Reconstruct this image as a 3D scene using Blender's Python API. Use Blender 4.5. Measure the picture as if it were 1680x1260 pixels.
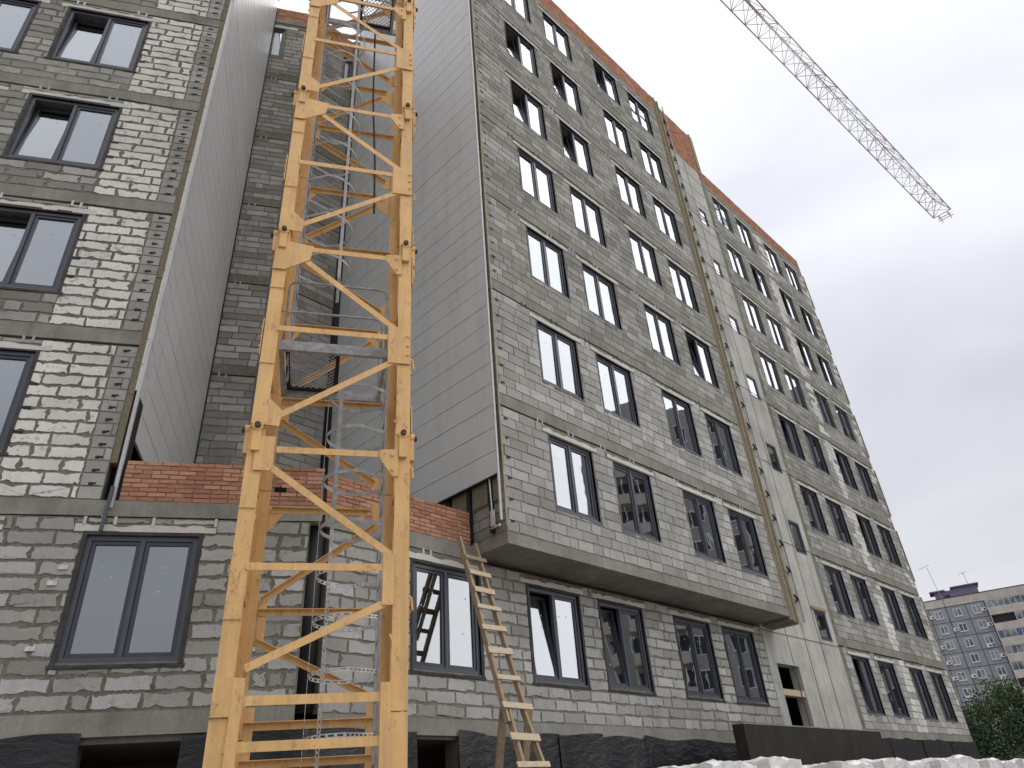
import bpy, math, random
from mathutils import Vector, Matrix
import numpy as np
random.seed(7)
rad = math.radians
# ------------------------------------------------------------------ scene, camera, light
sc = bpy.context.scene
for o in list(bpy.data.objects): bpy.data.objects.remove(o)
COL = sc.collection
sc.render.engine = 'CYCLES'
sc.render.resolution_x, sc.render.resolution_y = 1024, 768
YAW, PITCH, ROLL, FPX = 0.8152, 0.5527, -0.0803, 1169.1
cy, sy = math.cos(YAW), math.sin(YAW)
FW = Vector((sy*math.cos(PITCH), cy*math.cos(PITCH), math.sin(PITCH)))
R0 = Vector((cy, -sy, 0)); U0 = R0.cross(FW)
RT = R0*math.cos(ROLL) + U0*math.sin(ROLL)
UP = -R0*math.sin(ROLL) + U0*math.cos(ROLL)
cam = bpy.data.objects.new('camera', bpy.data.cameras.new('camera')); COL.objects.link(cam)
cam.data.lens = 36*FPX/1680; cam.data.sensor_width = 36; cam.data.sensor_fit = 'HORIZONTAL'
cam.data.clip_start = .1; cam.data.clip_end = 3000
M = Matrix.Identity(4)
for i, v in enumerate((RT, UP, -FW)):
    for j in range(3): M[j][i] = v[j]
cam.matrix_world = M
sc.camera = cam
GZ = -1.65     # ground level: the lens is 1.65 m above it, at the origin

world = bpy.data.worlds.new('World'); sc.world = world; world.use_nodes = True
wn, wl = world.node_tree.nodes, world.node_tree.links
wn.clear()
def wnode(t, **k):
    n = wn.new(t)
    for a, b in k.items(): setattr(n, a, b)
    return n
SUN_AZ, SUN_EL = 128, 58      # azimuth measured from +Y towards +X
sky = wnode('ShaderNodeTexSky', sky_type='NISHITA', sun_disc=False)
sky.sun_elevation = rad(SUN_EL); sky.sun_rotation = rad(SUN_AZ)
skym = wnode('ShaderNodeMix', data_type='RGBA', blend_type='MULTIPLY'); skym.inputs[0].default_value = 1
wl.new(sky.outputs[0], skym.inputs[6]); skym.inputs[7].default_value = (.09, .09, .09, 1)
tc = wnode('ShaderNodeTexCoord'); sep = wnode('ShaderNodeSeparateXYZ'); wl.new(tc.outputs['Generated'], sep.inputs[0])
mp = wnode('ShaderNodeMapping'); mp.inputs['Scale'].default_value = (1, 1, 2.4); wl.new(tc.outputs['Generated'], mp.inputs[0])
nz = wnode('ShaderNodeTexNoise'); nz.inputs['Scale'].default_value = 1.9; nz.inputs['Detail'].default_value = 5; nz.inputs['Roughness'].default_value = .45; nz.inputs['Distortion'].default_value = .4
wl.new(mp.outputs[0], nz.inputs['Vector'])
rz = wnode('ShaderNodeValToRGB'); wl.new(sep.outputs[2], rz.inputs[0])
e = rz.color_ramp.elements; e[0].position = 0; e[0].color = (.45, .445, .455, 1); e[1].position = 1; e[1].color = (.95, .95, .97, 1)
for p_, c_ in ((.22, (.50, .50, .525, 1)), (.45, (.57, .575, .615, 1)), (.68, (.68, .69, .735, 1))):
    x_ = e.new(p_); x_.color = c_
rn = wnode('ShaderNodeValToRGB'); wl.new(nz.outputs[0], rn.inputs[0])
e = rn.color_ramp.elements; e[0].position = .34; e[0].color = (.83, .84, .865, 1); e[1].position = .68; e[1].color = (1.1, 1.1, 1.09, 1)
cm = wnode('ShaderNodeMix', data_type='RGBA', blend_type='MULTIPLY'); cm.inputs[0].default_value = 1
wl.new(rz.outputs[0], cm.inputs[6]); wl.new(rn.outputs[0], cm.inputs[7])
mx = wnode('ShaderNodeMix', data_type='RGBA'); mx.inputs[0].default_value = .93
wl.new(skym.outputs[2], mx.inputs[6]); wl.new(cm.outputs[2], mx.inputs[7])
bg = wnode('ShaderNodeBackground'); bg.inputs[1].default_value = 1.0; wl.new(mx.outputs[2], bg.inputs[0])
wo = wnode('ShaderNodeOutputWorld'); wl.new(bg.outputs[0], wo.inputs[0])

sun = bpy.data.objects.new('sun', bpy.data.lights.new('sun', 'SUN')); COL.objects.link(sun)
sun.data.energy = 1.5; sun.data.angle = rad(100); sun.data.color = (1, .97, .93)
sd = Vector((math.sin(rad(SUN_AZ))*math.cos(rad(SUN_EL)), math.cos(rad(SUN_AZ))*math.cos(rad(SUN_EL)), math.sin(rad(SUN_EL))))
sun.rotation_euler = sd.to_track_quat('Z', 'Y').to_euler(); sun.location = (0, -20, 60)
sc.view_settings.view_transform = 'Standard'; sc.view_settings.look = 'None'
sc.view_settings.exposure = 0.58; sc.view_settings.gamma = 1; sc.view_settings.use_curve_mapping = False

def proj(P):
    z = P.dot(FW)
    if z < .1: return None
    return (840+FPX*P.dot(RT)/z, 630-FPX*P.dot(UP)/z)

# ------------------------------------------------------------------ materials
class NT:
    def __init__(s, name):
        s.m = bpy.data.materials.new(name); s.m.use_nodes = True
        s.n, s.l = s.m.node_tree.nodes, s.m.node_tree.links
        s.b = s.n['Principled BSDF']; s.out = s.n['Material Output']
        g = s.n.new('ShaderNodeNewGeometry'); s.pos = g.outputs['Position']
    def node(s, t, **k):
        n = s.n.new(t)
        for a, b in k.items(): setattr(n, a, b)
        return n
    def mapped(s, scale, rot=(0, 0, 0)):
        m = s.node('ShaderNodeMapping'); m.inputs['Scale'].default_value = scale; m.inputs['Rotation'].default_value = rot
        s.l.new(s.pos, m.inputs[0]); return m.outputs[0]
    def noise(s, sc_, det=4, rough=.55, vec=None, dist=0):
        n = s.node('ShaderNodeTexNoise'); n.inputs['Scale'].default_value = sc_; n.inputs['Detail'].default_value = det
        n.inputs['Roughness'].default_value = rough; n.inputs['Distortion'].default_value = dist
        s.l.new(vec if vec else s.pos, n.inputs['Vector']); return n.outputs[0]
    def ramp(s, src, stops):
        r = s.node('ShaderNodeValToRGB'); s.l.new(src, r.inputs[0]); e = r.color_ramp.elements
        while len(e) < len(stops): e.new(.5)
        for q, (p_, c_) in zip(e, stops):
            q.position = p_; q.color = (c_, c_, c_, 1) if isinstance(c_, (int, float)) else (*c_, 1)
        return r.outputs[0]
    def mix(s, f, a, b, mode='MIX'):
        m = s.node('ShaderNodeMix', data_type='RGBA', blend_type=mode)
        for i, v in ((0, f), (6, a), (7, b)):
            if isinstance(v, (int, float)): m.inputs[i].default_value = v if i == 0 else (v, v, v, 1)
            elif isinstance(v, tuple): m.inputs[i].default_value = (*v, 1)
            else: s.l.new(v, m.inputs[i])
        return m.outputs[2]
    def attr(s, name):
        a = s.node('ShaderNodeAttribute', attribute_name=name); return a.outputs['Fac']
    def bump(s, h, strength=.5, dist=.01):
        b = s.node('ShaderNodeBump'); b.inputs['Strength'].default_value = strength; b.inputs['Distance'].default_value = dist
        s.l.new(h, b.inputs['Height']); s.l.new(b.outputs[0], s.b.inputs['Normal'])
    def col(s, c):
        if isinstance(c, tuple): s.b.inputs['Base Color'].default_value = (*c, 1)
        else: s.l.new(c, s.b.inputs['Base Color'])
    def rough(s, v, spec=.4, metal=0):
        s.b.inputs['Roughness'].default_value = v; s.b.inputs['Specular IOR Level'].default_value = spec; s.b.inputs['Metallic'].default_value = metal

MAT = {}
def mk_block():
    t = NT('aerated_block'); tone = t.attr('tone'); wh = t.attr('white')
    base = t.ramp(tone, [(0, (.215, .207, .185)), (.35, (.30, .293, .27)), (.75, (.405, .40, .38)), (1, (.50, .505, .50))])
    base = t.mix(wh, base, (.74, .73, .69))
    big = t.ramp(t.noise(.42, 7, .65, t.mapped((1, 1, 1.7))), [(.3, .76), (.68, 1.1)])
    base = t.mix(1, base, big, 'MULTIPLY')
    fine = t.ramp(t.noise(38, 3), [(.3, .88), (.7, 1.08)]); base = t.mix(.8, base, fine, 'MULTIPLY')
    sm = t.ramp(t.noise(5.5, 8, .72, dist=.9), [(.57, 0), (.64, .62)])
    base = t.mix(sm, base, (.225, .215, .182))
    st = t.ramp(t.noise(1.0, 6, .65, t.mapped((2.2, 2.2, .22))), [(.5, 0), (.72, .38)])
    base = t.mix(st, base, (.14, .14, .115))
    t.col(base); t.rough(.95, .1); t.bump(t.noise(60, 5, .7), .45, .004); return t.m
MAT['block'] = mk_block()
def mk_mortar():
    t = NT('mortar'); b = t.ramp(t.noise(7, 7, .7, dist=.5), [(.3, (.135, .13, .102)), (.5, (.20, .193, .158)), (.64, (.25, .242, .208)), (.78, (.38, .375, .345))])
    b = t.mix(1, b, t.ramp(t.noise(.5, 4), [(.3, .75), (.7, 1.1)]), 'MULTIPLY')
    t.col(b); t.rough(.95, .1); t.bump(t.noise(16, 8, .75, dist=.6), .9, .015); return t.m
MAT['mortar'] = mk_mortar()
def mk_conc(name, lo, hi, streak=.35, bump=.3):
    t = NT(name); b = t.ramp(t.noise(1.3, 7, .65), [(.3, lo), (.7, hi)])
    s = t.ramp(t.noise(1.6, 6, .7, t.mapped((3.2, 3.2, .18))), [(.42, 0), (.75, streak)])
    b = t.mix(s, b, tuple(x*.45 for x in lo))
    b = t.mix(.7, b, t.ramp(t.noise(30, 3), [(.3, .85), (.7, 1.08)]), 'MULTIPLY')
    t.col(b); t.rough(.9, .15); t.bump(t.noise(22, 7, .7), bump, .01); return t.m
MAT['concrete'] = mk_conc('concrete', (.195, .19, .162), (.32, .313, .28))
MAT['dark_conc'] = mk_conc('dark_concrete', (.10, .10, .085), (.16, .158, .135))
MAT['lintel'] = mk_conc('lintel_concrete', (.50, .49, .455), (.64, .63, .59), .12)
def mk_board():
    t = NT('board_marked_concrete'); b = t.ramp(t.noise(.9, 7, .62), [(.3, (.37, .366, .335)), (.7, (.55, .547, .508))])
    s = t.ramp(t.noise(2.2, 5, .8, t.mapped((5, 5, .10))), [(.48, 0), (.62, .4)]); b = t.mix(s, b, (.25, .245, .21))
    s2 = t.ramp(t.noise(1.6, 8, .82, t.mapped((1.2, 1.2, .45)), .9), [(.50, 0), (.66, .55)]); b = t.mix(s2, b, (.21, .2, .165))
    v = t.node('ShaderNodeTexVoronoi'); v.inputs['Scale'].default_value = 9; t.l.new(t.pos, v.inputs['Vector'])
    p_ = t.ramp(v.outputs['Distance'], [(.09, 1), (.14, 0)]); p2 = t.mix(1, p_, t.ramp(t.noise(1.3, 3), [(.48, 0), (.6, 1)]), 'MULTIPLY')
    b = t.mix(p2, b, (.09, .085, .07))
    t.col(b); t.rough(.9, .15); t.bump(t.noise(3, 7, .8, t.mapped((6, 6, .3))), .5, .02); return t.m
MAT['board'] = mk_board()
def mk_brick():
    t = NT('red_brick'); tone = t.attr('tone')
    b = t.ramp(tone, [(0, (.34, .155, .095)), (.5, (.44, .205, .13)), (1, (.52, .285, .19))])
    b = t.mix(t.ramp(t.noise(9, 7, .7), [(.56, 0), (.66, .7)]), b, (.27, .225, .19))
    b = t.mix(.8, b, t.ramp(t.noise(40, 3), [(.3, .8), (.7, 1.1)]), 'MULTIPLY')
    t.col(b); t.rough(.9, .1); t.bump(t.noise(45, 5), .5, .004); return t.m
MAT['brick'] = mk_brick()
def plain(name, c, r=.6, spec=.3, metal=0, var=.12, bump=0, sc_=3):
    t = NT(name); n = t.ramp(t.noise(sc_, 6, .6), [(.3, 1-var), (.7, 1+var)]); t.col(t.mix(1, c, n, 'MULTIPLY')); t.rough(r, spec, metal)
    if bump: t.bump(t.noise(25, 5), bump, .005)
    return t.m
MAT['brick_mortar'] = plain('brick_mortar', (.21, .175, .145), .95, .1, bump=.6)
def mk_panel():
    t = NT('panel_sheet'); b = t.mix(1, (.57, .58, .585), t.ramp(t.noise(.4, 4), [(.3, .93), (.7, 1.06)]), 'MULTIPLY')
    b = t.mix(t.ramp(t.noise(1.4, 7, .7, t.mapped((3, 3, .25))), [(.48, 0), (.75, .22)]), b, (.2, .2, .19))
    t.col(b); t.rough(.32, .5); t.bump(t.noise(1.2, 2), .12, .02); return t.m
MAT['panel'] = mk_panel()
MAT['trim'] = plain('white_trim', (.50, .50, .51), .45)
MAT['frame'] = plain('anthracite_frame', (.062, .068, .088), .38, .5, var=.08)
MAT['sash'] = plain('dark_sash', (.038, .043, .062), .35, .5, var=.08)
MAT['tape'] = plain('window_tape', (.055, .054, .053), .7, .2, var=.35, bump=.8)
MAT['grey_tape'] = plain('grey_joint_foam', (.135, .132, .13), .8, .2, var=.3, bump=.8)
MAT['black'] = plain('black_rail', (.018, .018, .02), .6)
MAT['void_shade'] = plain('recess_shade_black', (.012, .012, .012), .9, .05)  # near-black colour that stands for the shade in gaps and holes
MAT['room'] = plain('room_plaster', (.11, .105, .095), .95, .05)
def mk_glass():
    t = NT('window_glass')
    lw = t.node('ShaderNodeLayerWeight'); lw.inputs[0].default_value = .5
    f = t.ramp(lw.outputs['Facing'], [(0, .23), (.35, .35), (.55, .47), (.8, .58), (1, .9)])
    gl = t.node('ShaderNodeBsdfGlossy'); gl.inputs['Roughness'].default_value = .012; gl.inputs['Color'].default_value = (.93, .96, 1, 1)
    tr = t.node('ShaderNodeBsdfTransparent'); tr.inputs['Color'].default_value = (.42, .46, .47, 1)
    bp = t.node('ShaderNodeBump'); bp.inputs['Strength'].default_value = .05; bp.inputs['Distance'].default_value = .02
    t.l.new(t.noise(2.1, 1), bp.inputs['Height']); t.l.new(bp.outputs[0], gl.inputs['Normal'])
    mx = t.node('ShaderNodeMixShader'); t.l.new(f, mx.inputs[0]); t.l.new(tr.outputs[0], mx.inputs[1]); t.l.new(gl.outputs[0], mx.inputs[2])
    t.l.new(mx.outputs[0], t.out.inputs[0]); return t.m
MAT['glass'] = mk_glass()
def mk_wool():
    t = NT('mineral_wool'); b = t.ramp(t.noise(14, 8, .8, dist=1), [(.3, (.15, .135, .09)), (.7, (.27, .24, .17))]); t.col(b); t.rough(1, .05); t.bump(t.noise(30, 8, .8), 1, .02); return t.m
MAT['wool'] = mk_wool()
MAT['wool_light'] = plain('wool_edge_batten', (.35, .315, .23), .9, .1, var=.25, bump=.5, sc_=8)
def mk_yellow():
    t = NT('yellow_paint'); b = t.ramp(t.noise(2.5, 6, .6), [(.25, (.62, .375, .145)), (.75, (.77, .49, .215))])
    b = t.mix(t.ramp(t.noise(9, 8, .75, t.mapped((1, 1, .5))), [(.56, 0), (.66, .85)]), b, (.36, .22, .11))
    b = t.mix(t.ramp(t.noise(24, 6, .8), [(.63, 0), (.67, 1)]), b, (.055, .038, .03))
    b = t.mix(t.ramp(t.noise(1.8, 6, .7, t.mapped((5, 5, .4))), [(.46, 0), (.72, .55)]), b, (.40, .26, .14))
    t.col(b); t.rough(.55, .35); t.bump(t.noise(30, 5), .25, .003); return t.m
MAT['yellow'] = mk_yellow()
MAT['steel'] = plain('grey_painted_steel', (.33, .335, .35), .5, .4, var=.3, bump=.2, sc_=12)
MAT['galv'] = plain('galvanised_strap', (.55, .56, .57), .35, .5, .4, var=.25, sc_=20)
MAT['rust'] = plain('rusty_pin', (.075, .05, .038), .7, .2, var=.4, bump=.5, sc_=20)
def mk_wood(name, c1, c2):
    t = NT(name); b = t.ramp(t.noise(6, 7, .7, t.mapped((8, 8, .8)), .6), [(.3, c1), (.7, c2)])
    b = t.mix(t.ramp(t.noise(14, 4, .6), [(.64, 0), (.72, .6)]), b, tuple(x*.45 for x in c1))
    t.col(b); t.rough(.8, .15); t.bump(t.noise(9, 6, .7, t.mapped((10, 10, 1))), .5, .006); return t.m
MAT['wood'] = mk_wood('weathered_wood', (.22, .16, .105), (.40, .31, .21))
MAT['wood_rung'] = mk_wood('pale_wood', (.40, .32, .22), (.60, .50, .37))
def mk_membrane():
    t = NT('dimpled_membrane'); w = t.node('ShaderNodeTexWave', wave_type='BANDS', bands_direction='Z'); w.inputs['Scale'].default_value = 11; w.inputs['Distortion'].default_value = .3
    t.l.new(t.pos, w.inputs['Vector'])
    b = t.mix(t.ramp(t.noise(1.8, 7, .7), [(.5, 0), (.8, .6)]), (.009, .009, .011), (.035, .034, .033))
    t.col(b); t.rough(.40, .45); t.bump(t.noise(3.0, 6, .6, t.mapped((1, 1, 2.5)), .8), .6, .05); return t.m
MAT['membrane'] = mk_membrane()
def mk_tar():
    t = NT('bitumen_coated_concrete'); b = t.ramp(t.noise(1.5, 8, .75, t.mapped((1.5, 1.5, .6))), [(.35, (.012, .011, .011)), (.6, (.028, .025, .023)), (.8, (.07, .065, .06))])
    b = t.mix(t.ramp(t.noise(9, 8, .85, t.mapped((1, 1, .5))), [(.62, 0), (.70, .6)]), b, (.24, .23, .21))
    t.col(b); t.rough(.75, .3); t.bump(t.noise(20, 6), .5, .01); return t.m
MAT['tar'] = mk_tar()
def mk_film():
    t = NT('white_shrink_film'); b = t.ramp(t.noise(3, 5, .6, t.mapped((1, 1, 3))), [(.4, (.66, .645, .64)), (.6, (.80, .79, .78))])
    w = t.node('ShaderNodeTexWave', wave_type='BANDS', bands_direction='Z'); w.inputs['Scale'].default_value = 4.2; w.inputs['Distortion'].default_value = 1.5
    t.l.new(t.pos, w.inputs['Vector']); b = t.mix(t.ramp(w.outputs['Fac'], [(.6, 0), (.95, .25)]), b, (.62, .50, .47))
    t.col(b); t.rough(.28, .5); t.b.inputs['Subsurface Weight'].default_value = .1; t.bump(t.noise(7, 6, .65, dist=1), .8, .03); return t.m
MAT['film'] = mk_film()
def mk_ground():
    t = NT('ground_soil'); b = t.ramp(t.noise(1.5, 9, .7), [(.3, (.20, .18, .15)), (.7, (.33, .30, .26))]); t.col(b); t.rough(.95, .1); t.bump(t.noise(12, 8), .8, .05); return t.m
MAT['ground'] = mk_ground()
MAT['bg_panel'] = plain('grey_blue_render', (.27, .295, .315), .85, .1, var=.14, sc_=.6)  # base colour lightened to carry the distance haze
MAT['bg_beige'] = plain('beige_concrete', (.47, .44, .41), .9, .1, var=.15, sc_=.8)  # beige greyed, haze put into the colour
MAT['bg_seam'] = plain('seam_sealant', (.03, .03, .032), .9, .05)
MAT['bg_purple'] = plain('purple_sheet_roof', (.21, .18, .28), .6, .3, var=.12)  # purple lightened for haze in the colour itself
MAT['white_pvc'] = plain('white_window_profile', (.68, .69, .72), .5, .3, var=.06)
MAT['bg_dark'] = plain('dark_parts_and_balcony_shade', (.06, .062, .07), .8, .1)  # dark colour, also put in for the shade inside the balconies
MAT['bg_blue'] = plain('blue_balcony_cladding', (.10, .13, .24), .7, .2)
MAT['tower_wall'] = plain('cream_render', (.33, .325, .315), .9, .1)
MAT['bark'] = plain('bark', (.09, .07, .05), .95, .1, var=.3, bump=1)
def mk_leaf(name, c1, c2):
    t = NT(name); b = t.ramp(t.attr('tone'), [(0, c1), (1, c2)]); t.col(b); t.rough(.7, .2); t.b.inputs['Subsurface Weight'].default_value = 0; return t.m
MAT['leaf'] = mk_leaf('leaves', (.018, .038, .014), (.11, .155, .055))
MAT['leaf2'] = mk_leaf('leaves_dark', (.012, .028, .014), (.045, .08, .032))
def mk_jib(name, c): return plain(name, c, .6, .3, var=.15)
MAT['jib_white'] = mk_jib('hazed_jib_white', (.76, .75, .76)); MAT['jib_red'] = mk_jib('hazed_jib_red', (.56, .47, .46))  # both jib colours lightened to imitate haze against the sky

# ------------------------------------------------------------------ object helpers
BASE = {}
def thing(name, label, cat, base=(0, 0, 0), group=None):
    o = bpy.data.objects.new(name, None); COL.objects.link(o); o.location = base
    o['label'] = label; o['category'] = cat; BASE[o.name] = Vector(base)
    if group: o['group'] = group
    return o
def root_base(p):
    return BASE.get(p.name, Vector((0, 0, 0))) if p else Vector((0, 0, 0))
def link(name, me, parent=None, mw=None, label=None):
    o = bpy.data.objects.new(name, me); COL.objects.link(o)
    if parent: o.parent = parent
    if mw is not None: o.matrix_local = mw
    if label: o['label'] = label
    return o
class MB:
    """collects boxes, bars, tubes and polygons into one mesh"""
    def __init__(s): s.v = []; s.f = []; s.a = {}
    def add(s, vs, fs, **at):
        b = len(s.v); s.v += [tuple(x) for x in vs]; s.f += [tuple(b+i for i in f) for f in fs]
        for k in set(at) | set(s.a):
            L = s.a.setdefault(k, [0.0]*b); L += [at.get(k, 0.0)]*len(vs)
    def box(s, o, a, b, c, **at):
        o, a, b, c = map(Vector, (o, a, b, c))
        if a.cross(b).dot(c) < 0: a, b = b, a
        vs = [o, o+a, o+a+b, o+b, o+c, o+a+c, o+a+b+c, o+b+c]
        s.add(vs, [(0, 3, 2, 1), (4, 5, 6, 7), (0, 1, 5, 4), (1, 2, 6, 5), (2, 3, 7, 6), (3, 0, 4, 7)], **at)
    def bar(s, p, q, w, t, side, **at):
        """bar from p to q, w wide along direction roughly 'side'-perpendicular, t thick along side"""
        p, q, side = map(Vector, (p, q, side)); d = q-p; n = side.normalized(); wd = d.cross(n).normalized()
        s.box(p-wd*w/2-n*t/2, d, wd*w, n*t, **at)
    def tube(s, pts, r, n=6, **at):
        pts = [Vector(p) for p in pts]; vs = []; fs = []
        for i, p in enumerate(pts):
            d = (pts[min(i+1, len(pts)-1)]-pts[max(i-1, 0)]).normalized()
            a = d.orthogonal().normalized() if abs(d.z) < .99 else Vector((1, 0, 0))
            a = (Vector((0, 0, 1)) if abs(d.z) < .9 else Vector((1, 0, 0))).cross(d).normalized(); b = d.cross(a)
            for k in range(n):
                an = 2*math.pi*k/n; vs.append(p+(a*math.cos(an)+b*math.sin(an))*(r if not isinstance(r, (list, tuple)) else r[i]))
        for i in range(len(pts)-1):
            for k in range(n): fs.append((i*n+k, i*n+(k+1) % n, (i+1)*n+(k+1) % n, (i+1)*n+k))
        fs.append(tuple(range(n))[::-1]); fs.append(tuple((len(pts)-1)*n+k for k in range(n)))
        s.add(vs, fs, **at)
    def prism(s, poly, ext, **at):
        ext = Vector(ext); poly = [Vector(p) for p in poly]; n = len(poly)
        s.add(poly+[p+ext for p in poly], [tuple(range(n))[::-1], tuple(range(n, 2*n))]+[(i, (i+1) % n, n+(i+1) % n, n+i) for i in range(n)], **at)
    def mesh(s, name, mat, off=Vector((0, 0, 0)), smooth=False):
        me = bpy.data.meshes.new(name)
        me.from_pydata([(x-off[0], y-off[1], z-off[2]) for x, y, z in s.v], [], s.f)
        for k, L in s.a.items():
            L = L+[0.0]*(len(s.v)-len(L)); at = me.attributes.new(k, 'FLOAT', 'POINT'); at.data.foreach_set('value', L)
        me.materials.append(MAT[mat] if isinstance(mat, str) else mat)
        if smooth: me.polygons.foreach_set('use_smooth', [True]*len(me.polygons))
        me.update(); return me
    def build(s, name, mat, parent=None, stuff=False, label=None, smooth=False):
        o = link(name, s.mesh(name, mat, root_base(parent), smooth), parent, label=label)
        if stuff: o['kind'] = 'stuff'
        return o
def setting(o): o['kind'] = 'structure'; return o

class Frame:
    """a wall plane: u along the wall, o outwards, z up"""
    def __init__(s, origin, u, out): s.O = Vector(origin); s.u = Vector(u).normalized(); s.n = Vector(out).normalized()
    def p(s, u, o, z): return s.O+s.u*u+s.n*o+Vector((0, 0, z))
    def box(s, mb, u0, u1, o0, o1, z0, z1, **at): mb.box(s.p(u0, o0, z0), s.u*(u1-u0), s.n*(o1-o0), (0, 0, z1-z0), **at)
    def mat(s, u, o, z):
        m = Matrix.Identity(4); p = s.p(u, o, z)
        for i, v in enumerate((s.u, -s.n, Vector((0, 0, 1)))):
            for j in range(3): m[j][i] = v[j]
        m.translation = p; return m
TH = -0.5274
DL = Vector((math.cos(TH), math.sin(TH), 0)); NL = Vector((-math.sin(TH), math.cos(TH), 0))
Y0, Y1, D2 = 9.5136, 8.6658, 10.81
FR0 = Frame((0, Y0, 0), (1, 0, 0), (0, -1, 0))
FR1 = Frame((0, Y1, 0), (1, 0, 0), (0, -1, 0))
FL = Frame(NL*D2, DL, -NL)
FBR = Frame((0, 14.9, 0), (1, 0, 0), (0, -1, 0))
DB = 16.35
FBL = Frame(NL*DB, DL, -NL)
FSR = Frame((8.76, 0, 0), (0, 1, 0), (-1, 0, 0))
SL = -3.16
FSL = Frame(DL*SL, NL, DL)

def wall_mesh(fr, u0, u1, z0, z1, holes, t=.3, mb=None, o=0.0):
    mb = mb or MB()
    us = sorted({u0, u1} | {min(max(h[k], u0), u1) for h in holes for k in (0, 1)}); zs = sorted({z0, z1} | {min(max(h[k], z0), z1) for h in holes for k in (2, 3)})
    nu, nz = len(us)-1, len(zs)-1
    def solid(i, j):
        if i < 0 or j < 0 or i >= nu or j >= nz: return False
        cu, cz = (us[i]+us[i+1])/2, (zs[j]+zs[j+1])/2
        return not any(h[0] < cu < h[1] and h[2] < cz < h[3] for h in holes)
    for i in range(nu):
        for j in range(nz):
            if not solid(i, j): continue
            a, b, c, d = us[i], us[i+1], zs[j], zs[j+1]
            mb.add([fr.p(a, o, c), fr.p(b, o, c), fr.p(b, o, d), fr.p(a, o, d)], [(0, 1, 2, 3)])
            mb.add([fr.p(a, o-t, c), fr.p(b, o-t, c), fr.p(b, o-t, d), fr.p(a, o-t, d)], [(3, 2, 1, 0)])
            for (di, dj, e1, e2) in ((-1, 0, (a, c), (a, d)), (1, 0, (b, d), (b, c)), (0, -1, (b, c), (a, c)), (0, 1, (a, d), (b, d))):
                if not solid(i+di, j+dj):
                    mb.add([fr.p(e1[0], o, e1[1]), fr.p(e2[0], o, e2[1]), fr.p(e2[0], o-t, e2[1]), fr.p(e1[0], o-t, e1[1])], [(0, 1, 2, 3)])
    return mb

def jag(u0, u1, z0, z1, step, amp, bite):
    """outline of a block face whose edges are smeared over by uneven mortar"""
    pts = []
    def side(a, b, nx, nz_):
        L = math.hypot(b[0]-a[0], b[1]-a[1]); n = max(1, int(L/step)); bt = random.random() < bite; bc = random.random(); bw = .1+.2*random.random()
        for i in range(n):
            f = (i+(.15+.5*random.random() if i else 0))/n; d = random.random()**1.6*amp*.8
            if bt and abs(f-bc) < bw: d += amp*(.6+1.2*random.random())*math.sin(math.pi*min(1, max(0, (f-bc+bw)/(2*bw))))
            d = min(d, .4*min(u1-u0, z1-z0))
            pts.append((a[0]+(b[0]-a[0])*f+nx*d, a[1]+(b[1]-a[1])*f+nz_*d))
    side((u0, z0), (u1, z0), 0, 1); side((u1, z0), (u1, z1), -1, 0); side((u1, z1), (u0, z1), 0, -1); side((u0, z1), (u0, z0), 1, 0)
    return pts
BLOCKS = {}     # building -> list of (pixel size, verts, faces, tone, white)
def face_piece(fr, poly, o0, o1):
    n = len(poly)
    vs = [fr.p(u, o1, z) for u, z in poly]+[fr.p(u, o0, z) for u, z in poly]
    return vs, [tuple(range(n))]+[(i, n+i, n+(i+1) % n, (i+1) % n) for i in range(n)]
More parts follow.
